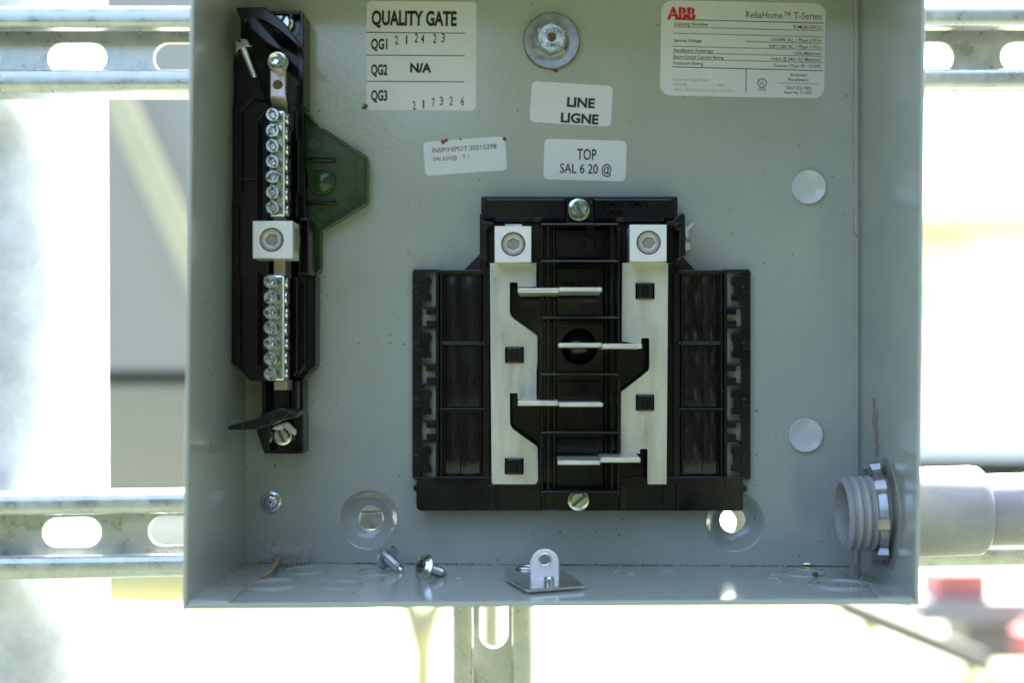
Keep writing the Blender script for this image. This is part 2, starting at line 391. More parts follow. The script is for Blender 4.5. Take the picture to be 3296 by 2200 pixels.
# ------------------------------------------------------------------ strut channels, post, pipe
def strut(label, P0, axis, up, length, slots, t0, sl_off=0.0):
    """shallow slotted channel, open side to the camera. P0 = middle of its front at the start"""
    r = thing('strut_channel', label, 'strut channel', 'galvanized strut channels carrying the box')
    w, dp, th = .0413, .0206, .0026
    ax = Vector(axis).normalized(); up = Vector(up).normalized(); out = Vector((0, -1, 0))
    mtx = Matrix(((ax.x, up.x, out.x, P0[0]), (ax.y, up.y, out.y, P0[1]), (ax.z, up.z, out.z, P0[2]), (0, 0, 0, 1)))
    # web with slots, built flat: x along, y across
    cu = bpy.data.curves.new('web', 'CURVE'); cu.dimensions = '2D'; cu.fill_mode = 'BOTH'; cu.extrude = th / 2
    polys = [[(0, -w / 2 + .001), (length, -w / 2 + .001), (length, w / 2 - .001), (0, w / 2 - .001)]]
    for s_ in slots:
        if not .02 < s_ < length - .02: continue
        L_, Hh = .0290, .0147
        pts = []
        for i in range(13): a = -math.pi / 2 + math.pi * i / 12; pts.append((s_ + L_ / 2 - Hh / 2 + Hh / 2 * math.cos(a), sl_off + Hh / 2 * math.sin(a)))
        for i in range(13): a = math.pi / 2 + math.pi * i / 12; pts.append((s_ - L_ / 2 + Hh / 2 + Hh / 2 * math.cos(a), sl_off + Hh / 2 * math.sin(a)))
        polys.append(pts)
    for p in polys:
        sp = cu.splines.new('POLY'); sp.points.add(len(p) - 1); sp.use_cyclic_u = True
        for i, (x, y) in enumerate(p): sp.points[i].co = (x, y, 0, 1)
    me = curve_mesh(cu, 'web'); me.transform(Matrix.Translation((0, 0, -dp + th / 2))); me.transform(mtx)
    mobj('web', me, M['galv'], r)
    for sgn in (1, -1):
        # flange, rounded lip and inward return as one bent strip
        prof = []
        cl = [(w / 2 - th / 2, -dp + th)]
        cl += [(w / 2 - th / 2 - .003 + .003 * math.cos(a), -.003 - th / 2 + .003 * math.sin(a)) for a in [math.pi / 2 * i / 6 for i in range(7)]]
        yl = w / 2 - .0095
        cl += [(yl + .002 - .002 * math.sin(a), -th / 2 - .002 + .002 * math.cos(a)) for a in [math.pi / 2 * i / 6 for i in range(7)]]
        cl.append((yl, -.0075))
        n = len(cl); up_, dn = [], []
        for i, (y, z) in enumerate(cl):
            a = cl[max(i - 1, 0)]; c_ = cl[min(i + 1, n - 1)]; tx, tz = c_[0] - a[0], c_[1] - a[1]; l = math.hypot(tx, tz); nx_, nz_ = -tz / l * th / 2, tx / l * th / 2
            up_.append((y + nx_, z + nz_)); dn.append((y - nx_, z - nz_))
        loop = up_ + dn[::-1]; m_ = len(loop); b = MB()
        vs = [mtx @ Vector((x, sgn * y, z)) for x in (0, length) for y, z in loop]
        fs = [(i, (i + 1) % m_, m_ + (i + 1) % m_, m_ + i) for i in range(m_)] + [tuple(range(m_)), tuple(range(2 * m_ - 1, m_ - 1, -1))]
        b.add(vs, fs); b.build('lip_rail', M['galv'], r, smooth=50)
    root_at(r, mtx @ Vector((length / 2, 0, -dp)))
    return r
def Wb(px, py, t): return W(px, py, -t)
T0 = .008
a = Wb(-420, 153, T0); e = Wb(3800, 149, T0); L0 = (e - a).length
px_per = sc(-(T0 + .0194)); x_first = (252 - VX) * px_per - a.x
ptc = 340.0 * px_per
strut('upper galvanized slotted strut channel running behind the top of the box', a, e - a, (0, 0, 1), L0, [x_first + ptc * i for i in range(-2, 11)], T0, -.0002)
a = Wb(-420, 1737, T0); e = Wb(3800, 1679, T0); up = Vector((0, -1, 0)).cross(e - a).normalized()
if up.z < 0: up = -up
x_first = ((235 - VX) * px_per - a.x)
strut('lower galvanized slotted strut channel running behind the bottom of the box', a, e - a, up, (e - a).length, [x_first + ptc * i for i in range(-2, 11)], T0, -.0004)
tv = .036
a = Wb(1584, 2900, tv); e = Wb(1584, 1500, tv)
kk = sc(-(tv + .0194)); s_end = ((VY - 2086) * kk - a.z) + .0145
strut('vertical galvanized strut channel standing below the box', a, (0, 0, 1), (-1, 0, 0), e.z - a.z, [s_end + .0508 * i for i in range(-6, 4)], tv)

b = MB(); c = Wb(1192, 1676, T0 + .004); b.box(c.x - .0052, c.x + .0062, T0 + .0035, T0 + .0095, c.z - .0045, c.z + .0038)
tag(b.build('strut_nut', M['zincd'], None, bevel=.0006), 'pale strut nut seen through the left dimpled hole', 'nut')
pr = .048; tp = .034 + pr
post = MB(); cx = Wb(344, 1000, tp).x - pr
top = Vector((cx - .004, tp, .45)); bot = Vector((cx + .004, tp, gz))
post.lathe(bot, top - bot, [(pr, 0), (pr, (top - bot).length - .001), (pr - .001, (top - bot).length)], 64)
M['galv_post'] = mat('weathered_galvanized', (.78, .82, .88), .50, .35, noise=.34, nscale=28, bump=.08, bscale=140, rvar=.08)
tag(post.build('steel_post', M['galv_post'], None, smooth=40), 'thick round galvanized steel post left of the box', 'post')

# ------------------------------------------------------------------ conduit at the right
HC = .045
XE = 860 * S; tilt = .028
def ax_pt(x): return Vector((x, -HC, (VY - 1656) * sc(HC) + (x - XE) * tilt))
axv = (ax_pt(1) - ax_pt(0)).normalized()
fit = thing('conduit_fitting', 'grey plastic threaded conduit fitting poking through the right wall', 'conduit fitting')
th_len = XR - XE + .002
prof = [(.0134, .030), (.0134, .0), (.0141, 0), (.0150, .0012)]
n = 110
for i in range(n + 1):
    t = .0014 + (th_len - .0014) * i / n; prof.append((.0161 - .0017 * (.5 + .5 * math.sin(2 * math.pi * (t - .0014) / .0036 - .9)) ** 2.2, t))
b = MB(); b.lathe(ax_pt(XE), axv, prof, 64, (False, True)); b.build('thread', M['pvc_in'], fit, smooth=70)
x_out = XR + .0020; x_c = Wb(3156, 1645, -HC).x
b = MB(); lc = x_c - x_out
b.lathe(ax_pt(x_out), axv, [(.0185, 0), (.0193, .0008), (.0193, lc - .004), (.0189, lc - .0012), (.0178, lc), (.0158, lc)], 64); b.build('coupling', M['pvc'], fit, smooth=50)
root_at(fit, ax_pt(XR))
pipe = MB(); pipe.lathe(ax_pt(x_c - .003), axv, [(.0155, 0), (.0155, .35)], 64)
tag(pipe.build('conduit_pipe', M['pvc'], None, smooth=40), 'grey plastic conduit pipe running off to the right', 'pipe')
sm = MB(); rs = random.Random(5); n = 40; zc0 = ax_pt(XR).z
ring = []
for i in range(n):
    a = 2 * math.pi * i / n; r_ = .0232 + .0012 * math.sin(a * 2 + .6) + .0008 * math.sin(a * 5) + rs.uniform(-.0006, .0006)
    y_ = -HC - .004 + r_ * math.cos(a) * .85; z_ = zc0 + r_ * math.sin(a) * 1.02
    ring.append((y_, z_))
def xw(y_, z_):
    hh = -y_ / BD; zb = zfloor(XR, -y_) - .002; xf = 978 * S + (995.8 - 978) * S * (z_ - zb) / (1190 * .8354 * S - zb); return XR * (1 - hh) + xf * hh
sm.add([(xw(y_, z_) - .0003, y_, z_) for y_, z_ in ring] + [(xw(y_, z_) + .0002, y_, z_) for y_, z_ in ring], [tuple(range(n)), tuple(range(n, 2 * n))] + [(i, (i + 1) % n, n + (i + 1) % n, n + i) for i in range(n)])
sm.build('sealant_smear', mat('sealant', (.34, .32, .27), .35, noise=.35, nscale=120, bump=.3, bscale=200, tint=(.22, .21, .18)), enc)
st_ = MB(); pts = [(1300, .026), (1335, .0285), (1400, .030), (1462, .031)]
for (p_, h_), (p2, h2) in zip(pts, pts[1:]):
    for kx in range(9):
        f_ = rs.random(); hh_ = h_ + (h2 - h_) * f_ + rs.gauss(0, .0020); z_ = (VY - (p_ + (p2 - p_) * f_)) * sc(hh_); r_ = rs.uniform(.0006, .0017); m_ = 7
        st_.add([(xw(-hh_ + r_ * 1.4 * math.cos(6.283 * i / m_), z_) - .00008 * (1 + kx * .1), -hh_ + r_ * 1.4 * math.cos(6.283 * i / m_), z_ + r_ * 1.8 * math.sin(6.283 * i / m_)) for i in range(m_)], [tuple(range(m_))])
tag(st_.build('rust_streak', mat('rust_streak', (.35, .31, .26), .6, noise=.3, nscale=700), enc), None, kind='stuff')
nut = MB(); nn = 96; on = ax_pt(XR - .0058); u1 = Vector((0, 1, 0)); u2 = Vector((0, 0, 1))
na = (axv + Vector((0, -.10, .02))).normalized(); u1 = (u1 - na * u1.dot(na)).normalized(); u2 = na.cross(u1)
vs = []
for t, base in ((0, .0165), (0, 0), (.0012, .0002), (.0034, .0004), (.0034, .0166)):
    for k in range(nn):
        a = 2 * math.pi * k / nn; lug = 1 if (k % 12) in (0, 1, 2, 3) else 0
        r_ = base if base > .01 else (.0196 + (.0022 if lug else 0) + base)
        vs.append(on + na * (t + (-.0012 if lug and base < .01 and t < .001 else 0)) + (u1 * math.cos(a) + u2 * math.sin(a)) * r_)
fs = []
for j in range(5):
    j2 = (j + 1) % 5
    for k in range(nn): k2 = (k + 1) % nn; fs.append((j * nn + k, j * nn + k2, j2 * nn + k2, j2 * nn + k))
nut.add(vs, fs)
tag(nut.build('locknut', M['zincd'], None, smooth=35), 'shiny toothed steel locknut on the conduit fitting inside the right wall', 'locknut')

# ------------------------------------------------------------------ stickers
HL = .0002; HT = .00034
def sticker(label, cx, cy, w, h, r, rot):
    t = thing('sticker', label, 'sticker')
    mobj('paper', plate('paper', [rrect(cx, cy, w, h, r, rot)], .00002, HL), M['label'], t)
    return t
q = sticker('large white quality gate sticker with stamped blue-grey digits', 1356, 179, 354, 351, 14, -.4)
text('QUALITY GATE', 1196, 1470, 58, 44, HT, M['ink'], q, -.6, .036)
for y0, y1, x1 in ((103.5, 106, 1497), (176.5, 179, 1497), (261, 263, 1494)): rule([(1180, y0), (x1, y1)], 3, HT, M['grey_ink'], q)
for s_, yc in (('QG1', 141), ('QG2', 224), ('QG3', 307)): text(s_, 1194, 1247, yc, 32, HT, M['ink'], q, -.6, .034)
text('N/A', 1320, 1389, 218, 27, HT, M['ink'], q, -.6, .045)
for ch, x, y, rr in (('2', 330, 335, 3), ('1', 415, 332, -2), ('2', 497, 318, -4), ('4', 550, 325, -4), ('2', 652, 322, -3), ('3', 722, 318, -4)):
    text(ch, 1150 + x * .3827 - (2.6 if ch == '1' else 5.5), 1150 + x * .3827 + (2.6 if ch == '1' else 5.5), y * .3827, 28, HT, M['blue_ink'], q, rr, .015)
for ch, x, y, rr in (('2', 478, 885, 4), ('1', 557, 875, 3), ('7', 640, 860, 3), ('3', 708, 848, 0), ('2', 790, 848, -3), ('6', 885, 850, -2)):
    text(ch, 1150 + x * .3827 - (2.6 if ch == '1' else 5.5), 1150 + x * .3827 + (2.6 if ch == '1' else 5.5), y * .3827, 27, HT, M['blue_ink'], q, rr, .01)
root_at(q, W(1356, 355, HL))
q = sticker('tilted white sticker reading LINE LIGNE below the washer', 1839, 334, 262, 132, 17, -3.5)
text('LINE', 1825, 1915, 330, 29, HT, M['ink'], q, -3.5, .040); text('LIGNE', 1805, 1927, 381, 29, HT, M['ink'], q, -3.5, .040); root_at(q, W(1839, 400, HL))
q = sticker('small white sticker with INSP/HIPOT number, rust specks along its top', 1497, 502, 264, 110, 14, 4.1)
text('INSP/HIPOT:30215298', 1391, 1598, 477.5, 15, HT, M['grey_ink'], q, 4.1, .004); text('SAL620@ - T:1', 1393, 1510, 508, 12.5, HT, M['grey_ink'], q, 4.1, .0); root_at(q, W(1497, 557, HL))
q = sticker('white sticker reading TOP SAL 6 20 above the black bus block', 1883, 515, 265, 131, 17, -1.5)
text('TOP', 1857, 1920, 497, 34, HT, M['ink'], q, -1.5, .014); text('SAL 6 20 @', 1802, 1969, 543, 30, HT, M['ink'], q, -1.5, .010); root_at(q, W(1883, 580, HL))
q = sticker('large white rating sticker with red logo and fine print at top right', 2391, 158, 529, 307, 36, -1.15)
def cp(x, y): return (2050 + x * .4044, y * .4044)
text('ABB', 2147, 2239, 42.5, 36, HT, M['red_ink'], q, -1.15, .05)
for seg_ in (((236, 104), (470, 110)),): rule([cp(*seg_[0]), cp(*seg_[1])], 1.0, HT + .0001, M['label'], q)
for xx in (280, 358, 432): rule([cp(xx, 58), cp(xx, 154)], 1.0, HT + .0001, M['label'], q)
text('ReliaHome™ T-Series', 2401, 2644, 48.5, 21, HT, M['grey_ink'], q, -1.15, 0)
for p, p2, w_ in (((290, 152), (1487, 182), 2.4), ((290, 212), (1485, 243), 1.6), ((288, 262), (1485, 293), 1.6), ((868, 329), (1482, 345), 1.6), ((285, 366), (1482, 396), 1.6), ((285, 417), (1480, 447), 1.6), ((283, 467), (1480, 498), 1.6), ((280, 530), (1480, 562), 2.6), ((870, 547), (868, 738), 2.4), ((1122, 659), (1450, 667), 1.4)):
    rule([cp(*p), cp(*p2)], w_, HT, M['grey_ink'], q)
for body, x0, x1, y, ch, ink in (('Catalog Number', 298, 572, 190, 28, 'grey_ink'), ('TLMQ812RCU', 1240, 1468, 214, 27, 'grey_ink'), ('Service Voltage', 295, 515, 320, 25, 'grey_ink'), ('120/240V AC, 1 Phase 3 Wire', 1068, 1466, 317, 25, 'grey_ink'),
        ('208Y/120V AC, 1 Phase 3 Wire', 1050, 1466, 369, 25, 'grey_ink'), ('Panelboard Amperage', 293, 606, 400, 25, 'grey_ink'), ('125A Maximum', 1253, 1465, 422, 25, 'grey_ink'), ('Short-Circuit Current Rating', 290, 688, 452, 25, 'grey_ink'),
        ('100kA @ 240V AC Maximum', 1070, 1465, 470, 25, 'grey_ink'), ('Enclosure Rating', 290, 527, 502, 25, 'grey_ink'), ('Outdoor (Type 3R - UL50E)', 1085, 1462, 523, 25, 'grey_ink'), ('Enclosed', 1225, 1350, 594, 25, 'grey_ink'),
        ('Panelboard', 1205, 1365, 633, 25, 'grey_ink'), ('UL67 (E21780)', 1187, 1385, 698, 25, 'grey_ink'), ('Issue No. C-1827', 1172, 1397, 735, 25, 'grey_ink'), ('LISTED', 960, 1028, 712, 18, 'ink'), ('UL', 978, 1014, 658, 30, 'ink'),
        ('Country of Origin: Mexico', 287, 573, 632, 21, 'pale_ink'), ('SAL620@', 287, 395, 670, 21, 'pale_ink'), ('H02-1', 643, 718, 676, 21, 'pale_ink'), ('ABB Inc. 305 Gregson Drive, Cary, NC, U.S.A.', 287, 775, 715, 21, 'pale_ink')):
    text(body, 2050 + x0 * .4044, 2050 + x1 * .4044, y * .4044, ch * .4044, HT, M[ink], q, -1.15, .006 if ink != 'pale_ink' else 0)
c0 = cp(996, 660); mobj('printed_mark', plate('printed_mark', [circ(*c0, 15, 32), circ(*c0, 12.6, 32)], HL + .00002, HT), M['ink'], q)
root_at(q, W(2391, 311, HL))
# torn paper tag behind the block's right shoulder
q = thing('paper_tag', 'torn white paper tag peeking out behind the right side of the bus block', 'tag')
b = MB(); b.prism([(2185, 690), (2206, 690), (2207, 728), (2216, 745), (2222, 803), (2205, 808), (2185, 808)], .0020, .0023); b.prism([(2208, 735), (2228, 718), (2236, 716), (2215, 744)], .0021, .0024); b.build('paper', M['label'], q)
text('86', 2204, 2220, 772, 20, .0025, M['ink'], q, 0, 0); root_at(q, W(2205, 808, .002))

# ------------------------------------------------------------------ bolt and washer at the top
q = thing('mounting_bolt', 'zinc hex bolt on a wide grey washer at the top of the back panel', 'bolt')
c = W(1776, 130, .003); k = sc(.003)
w_ = MB(); w_.lathe((c.x, 0, c.z), (0, -1, 0), [(91 * k, .0004), (91 * k, .0024), (88 * k, .0030), (46 * k, .0030), (40 * k, .0026)], 64); w_.build('washer', M['zincd'], q, smooth=30)
hx = MB(); kh = sc(.010); hp = [(1774 + 51 * math.cos(R(93 + 60 * i)), 120 + 51 * math.sin(R(93 + 60 * i))) for i in range(6)]
hx.prism(hp, .003, .0084)
c2 = W(1775, 119, .0098); k2 = sc(.0098)
hx.lathe((c2.x, 0, c2.z), (0, -1, 0), [(49 * k2, .0080), (44 * k2, .0092), (42 * k2, .0098), (15 * k2, .0098), (12 * k2, .0090)], 40)
hx.build('hex_head', M['zinc'], q, smooth=30)
text('307A', 1754, 1806, 97, 14, .0101, M['zincd'], q, 4, .02); text('SMO', 1760, 1804, 141, 13, .0101, M['zincd'], q, 4, .02)
b = MB(); b.disc(1777, 119, 13, .0088, .0094); b.build('rust_spot', M['rust'], q)
root_at(q, W(1776, 221, 0))

# ------------------------------------------------------------------ generic screws (local: axis -Y, seat at the origin)
def lug_screw_mesh(r):
    """slotted hex washer-head screw"""
    b = MB(); b.lathe((0, 0, 0), (0, -1, 0), [(r, 0), (r, .0006), (r * .94, .0010), (r * .72, .0012)], 40); me0 = b.mesh('a')
    return b
def slotted_screw(px, py, rpx, h, ang, parent, name='mounting_screw', m='zinc', hexr=.80):
    k = sc(h + .003); r = rpx * k
    b = MB(); b.lathe((0, 0, 0), (0, -1, 0), [(r * .9, -.003), (r, 0), (r, .0008), (r * .95, .0013), (r * .7, .0015)], 40)
    hx = [(r * hexr * math.cos(R(60 * i)), r * hexr * math.sin(R(60 * i))) for i in range(6)]
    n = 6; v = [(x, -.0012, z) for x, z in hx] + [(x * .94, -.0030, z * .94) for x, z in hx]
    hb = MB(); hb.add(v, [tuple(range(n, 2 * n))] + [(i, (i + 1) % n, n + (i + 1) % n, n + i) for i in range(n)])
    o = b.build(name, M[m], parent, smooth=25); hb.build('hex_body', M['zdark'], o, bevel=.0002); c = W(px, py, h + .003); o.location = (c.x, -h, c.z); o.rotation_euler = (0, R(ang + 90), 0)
    # domed crown left and right of the slot
    cr = MB(); sw = r * .15
    for sg in (1, -1):
        pts = []
        rr = r * .66; a0 = math.asin(sw * 1.0 / rr)
        for i in range(17):
            a_ = a0 + (math.pi - 2 * a0) * i / 16; pts.append((rr * math.cos(a_), sg * rr * math.sin(a_)))
        m_ = len(pts); vs = [(x, -.0030, z) for x, z in pts] + [(x * .97, -.0041, z * .97 + sg * sw * .03) for x, z in pts]
        cr.add(vs, [tuple(range(m_, 2 * m_)), tuple(range(m_))] + [(i, (i + 1) % m_, m_ + (i + 1) % m_, m_ + i) for i in range(m_)])
    s_ = cr.build('slotted_crown', M[m], o, smooth=30)
    return o

# ------------------------------------------------------------------ bus block (panelboard interior)
blk = thing('bus_block', 'black plastic bus block with white bus bars in the middle of the panel', 'bus block')
PL, PM = M['plastic'], M['plastic2']
AX = 1871.5
def mir(p): return [(2 * AX - x, y) for x, y in p]
b = MB(); b.rect(1546, 706, 2188, 1560, .0005, .0080); b.build('base_deck', PL, blk, bevel=.0004)
# bottom plate with rounded corner and side nubs
b = MB()
pts = [(1340, 1538), (2392, 1538), (2392, 1640), (2388, 1646), (1357, 1646)] + [(1357 + 17 * math.cos(R(a_)), 1629 + 17 * math.sin(R(a_))) for a_ in (100, 120, 140, 160, 180)]
b.prism(pts, .0006, .0105); b.disc(1341, 1573, 12, .001, .010); b.disc(2394, 1574, 12, .001, .010); b.build('bottom_plate', PL, blk, bevel=.0005)
b = MB()
for x0, x1, h in ((1545, 1552, .0125), (1572, 1594, .0135), (1752, 1757, .0135), (1738, 1741, .0135), (1996, 2014, .0135), (2138, 2146, .0128), (2178, 2186, .0128)): b.rect(x0, 1562, x1, 1645, .004, h)
b.parts('bottom_rib', PM, blk, bevel=.0004)
# top bracket
b = MB(); b.rect(1548, 631, 2182, 714, .0006, .0120); b.build('top_bracket', PM, blk, bevel=.0008)
b = MB(); b.rect(1563, 640, 1822, 706, .010, .0145); b.rect(1910, 640, 2166, 706, .010, .0145)
b.rect(1822, 633, 1828, 716, .010, .017); b.rect(1904, 633, 1910, 716, .010, .017); b.parts('bracket_pad', PL, blk, bevel=.0006)
b = MB(); b.rect(1717, 640, 1719, 706, .012, .0150); b.rect(2012, 640, 2014, 706, .012, .0150); b.parts('bracket_rib', PM, blk)
for s_, x0, x1, y, ch in (('TLM812 TLM612', 1936, 2088, 657, 17), ('TLM880', 1938, 2003, 683, 16)): text(s_, x0, x1, y, ch, .0148, M['emboss'], blk, 0, .012, name='embossed_lettering')
# shoulder walls beside the lugs
b = MB(); b.prism([(1544, 688), (1556, 688), (1556, 712), (1590, 716), (1590, 722), (1566, 728), (1568, 840), (1560, 850), (1556, 838), (1544, 826)], .001, .022)
b.prism([(2146, 712), (2166, 712), (2186, 690), (2198, 686), (2206, 692), (2207, 822), (2184, 840), (2176, 846), (2178, 838), (2186, 830), (2188, 730), (2150, 722)], .001, .026); b.parts('shoulder_wall', PM, blk, bevel=.0006)
b = MB(); b.rect(1568, 722, 1745, 850, .004, .0112); b.rect(1992, 722, 2188, 850, .004, .0112); b.disc(1560, 727, 13, .012, .0226); b.disc(2184, 728, 13, .012, .0266); b.parts('lug_seat', PL, blk, bevel=.0004)
# gussets
g1 = [(1592, 790), (1545, 817), (1484, 878), (1592, 878)]
b = MB(); b.prism(g1, .0006, .0034); b.prism([(2185, 800), (2206, 836), (2246, 878), (2185, 878)], .0006, .0034); b.parts('gusset', M['brownp'], blk, bevel=.0003)
# wings: floor, curved panels, ribs
for sd_ in (0, 1):
    f = (lambda p: p) if sd_ == 0 else mir
    b = MB(); b.prism(f([(1410, 874), (1582, 874), (1582, 1545), (1410, 1545)]), .0007, .0072); b.build('wing_floor', PL, blk, bevel=.0003)
    b = MB()
    for y0, y1 in ((884, 1098), (1112, 1312), (1328, 1532)):
        for x0, x1 in ((1434, 1481), (1484, 1543)):
            n, m_ = 10, 4; vs = []
            for i in range(n + 1):
                for j in range(m_ + 1):
                    u = i / n * 2 - 1; v = j / m_ * 2 - 1
                    hh = .0076 + .0006 * (1 - u * u) + .00025 * (1 - v * v)
                    (xx, yy), = f([(x0 + (x1 - x0) * j / m_, y0 + (y1 - y0) * i / n)]); vs.append(W(xx, yy, hh))
            b.add(vs, [(i * (m_ + 1) + j, i * (m_ + 1) + j + 1, (i + 1) * (m_ + 1) + j + 1, (i + 1) * (m_ + 1) + j) for i in range(n) for j in range(m_)])
    b.parts('wing_panel', PL, blk, smooth=60)
    b = MB()
    for x0, x1, h in ((1405, 1411, .0150), (1415, 1424, .0118), (1427, 1431, .0104), (1545, 1550, .0118), (1553, 1576, .0100)): b.prism(f([(x0, 876), (x1, 876), (x1, 1541), (x0, 1541)]), .005, h)
    for y0, y1, h in ((869, 876, .0150), (878, 882, .0110), (1100, 1104, .0112), (1106, 1110, .0116), (1316, 1320, .0122), (1322, 1326, .0112), (1536, 1543, .0128)): b.prism(f([(1411, y0), (1560, y0), (1560, y1), (1411, y1)]), .005, h)
    b.build('wing_rib', PM, blk, bevel=.0003)
    # comb rail with its cut-outs
    b = MB(); HR = .0034
    b.prism(f([(1327, 872), (1357, 872), (1357, 1541), (1327, 1541)]), .0008, HR)
    b.prism(f([(1402, 870), (1419, 870), (1419, 1541), (1402, 1541)]), .0008, HR + .0060)
    b.prism(f([(1331, 867), (1418, 867), (1418, 878), (1331, 878)]), .0008, HR + .0011)
    b.prism(f([(1330, 1537), (1418, 1537), (1418, 1545), (1330, 1545)]), .0008, HR + .0003)
    for i in range(4):
        y = 877 + 182.7 * i
        b.prism(f([(1355, y + 9), (1380, y + 11), (1387, y + 17), (1388, y + 36), (1380, y + 44), (1380, y + 67), (1388, y + 76), (1387, y + 92), (1355, y + 97)]), .0008, HR + .0004)
        b.disc(*f([(1342, y + 54)])[0], 15, .001, HR + .0009)
        if i < 3:
            for a0, a1, c0_, c1_ in ((110, 117, 115, 137), (171, 183, 155, 172)):
                b.prism(f([(1354, y + a0), (1404, y + a0), (1404, y + a1 + 6), (1354, y + a1)] if a0 == 110 else [(1354, y + a0 + 4), (1404, y + a0 - 2), (1404, y + a1), (1354, y + a1)]), .0008, HR + .0002)
                b.prism(f([(1372, y + c0_), (1417, y + c0_), (1417, y + c1_), (1372, y + c1_)]), .0008, HR + .0005)
    b.build('comb_rail', PM, blk, bevel=.0004)
# spine with six cells
b = MB()
b.rect(1742, 716, 1993, 1645, .006, .0120); b.build('spine_floor', PL, blk, bevel=.0003)
b = MB()
for x0, x1, h in ((1740, 1748, .0300), (1757, 1768, .0285), (1776, 1786, .0215), (1947, 1957, .0215), (1964, 1974, .0285), (1985, 1994, .0300)): b.rect(x0, 718, x1, 1600, .008, h)
b.parts('spine_wall', PL, blk, bevel=.0005)
b = MB(); b.rect(1786, 740, 1948, 830, .010, .0190); b.rect(1790, 862, 1944, 1018, .010, .0175); b.rect(1790, 1226, 1944, 1386, .010, .0175); b.rect(1790, 1412, 1944, 1572, .010, .0170)
b.parts('cell_pad', PL, blk, bevel=.0005)
mobj('cell_pad', plate('cell_pad', [[(1790, 1042), (1944, 1042), (1944, 1198), (1790, 1198)], circ(1864, 1117, 60, 40)], .010, .0175, .0003), PL, blk)
b = MB(); c = W(1864, 1117, .0160); k = sc(.0160); b.lathe((c.x, 0, c.z), (0, -1, 0), [(60 * k, .0105), (57 * k, .0125), (48 * k, .0145), (33 * k, .0160), (16 * k, .0168), (2 * k, .0170)], 40); b.build('dome', PL, blk, smooth=60)
b = MB()
for yy, h in ((721, .0310), (840, .0330), (1022, .0335), (1205, .0335), (1393, .0335), (1585, .0320)):
    b.rect(1742, yy - 4, 1992, yy + 5, .008, h)
b.parts('separator', PL, blk, bevel=.0012, seg=3)
b = MB(); b.disc(1877, 785, 10, .015, .0200); b.disc(1931, 785, 18, .015, .0203); b.disc(1900, 749, 17, .015, .0193); b.parts('moulded_boss', PL, blk, smooth=30)
text('10080275P2', 1807, 1924, 913, 16, .0178, M['emboss'], blk, 0, .012, name='embossed_lettering')
# bus bars with bent-out stabs
HB = .0225
def arcpts(c, r, a0, a1, n=5): return [(c[0] + r * math.cos(R(a0 + (a1 - a0) * i / n)), c[1] + r * math.sin(R(a0 + (a1 - a0) * i / n))) for i in range(n + 1)]
lb = [(1577, 847), (1727, 846), (1727, 924), (1666, 924), (1666, 909), (1641, 909), (1641, 1003), (1643, 1013), (1648, 1021), (1655, 1027), (1728, 1079), (1731, 1088), (1731, 1160), (1728, 1200), (1728, 1288), (1666, 1288), (1666, 1266.5), (1641, 1266.5), (1642, 1362), (1644, 1371), (1649, 1379), (1657, 1386), (1729, 1437), (1732, 1446), (1733, 1545), (1730, 1556), (1722, 1561), (1590, 1561), (1584, 1559), (1582, 1553)]
rb = [(2002, 846), (2151, 846), (2146, 1561), (2084, 1561), (2084, 1450), (2081, 1447), (2063, 1447), (2060, 1450), (2060, 1462), (1997, 1462), (1998, 1262), (2074, 1204), (2083, 1197), (2088, 1190), (2090, 1180), (2090, 1092), (2087, 1089), (2067, 1089), (2064, 1092), (2064, 1110), (2000, 1100)]
def hole(x0, y0, x1, y1): return [(x0, y0), (x1, y0), (x1, y1), (x0, y1)]
for poly, hs, st, lab in ((lb, [(1626, 1118, 1686, 1169), (1625, 1477, 1685, 1528)], [((1666, 1799, 935), (1799, 1938, 932)), ((1666, 1798, 1299.5), (1799, 1941, 1304))], 'left'),
                      (rb, [(2046, 912, 2107, 963), (2047, 1272, 2106, 1323)], [((1937, 2067, 1115), (1797, 1937, 1111.5)), ((1932, 2062, 1482.5), (1794, 1932, 1491.5))], 'right')):
    bus = mobj('bus_bar', plate('bus_bar', [poly] + [hole(*h_) for h_ in hs], HB - .0025, HB, .00025), M['tin'], blk)
    for lo, hi in st:
        b = MB(); hl, hh = .049, .0585
        zt = (VY - lo[2]) * sc(hl)
        def wx(px, h): return (px - VX) * sc(h)
        b.box(wx(lo[0], hl), wx(lo[1], hl) , -hl, -HB + .0012, zt - .00105, zt + .00105)
        zt2 = (VY - hi[2]) * sc(hh)
        x0, x1 = sorted((wx(hi[0], hh), wx(hi[1], hh)))
        b.box(x0, x1, -hh, -.030, zt2 - .00085, zt2 + .00085)
        b.build('stab', M['tin'], bus, bevel=.0005, seg=3)
    for x0, y0, x1, y1 in hs:
        b = MB(); xm = (x0 + x1) / 2; b.rect(xm - 24, y0 + 1, xm + 24, y1 - 1, .010, HB + .0022); b.rect(xm - 17, y0 + 3, xm - 9, y1 - 2, .012, HB + .0034); b.rect(xm + 9, y0 + 3, xm + 18, y1 - 2, .012, HB + .0034)
        b.build('retaining_post', PL, blk, bevel=.0005)
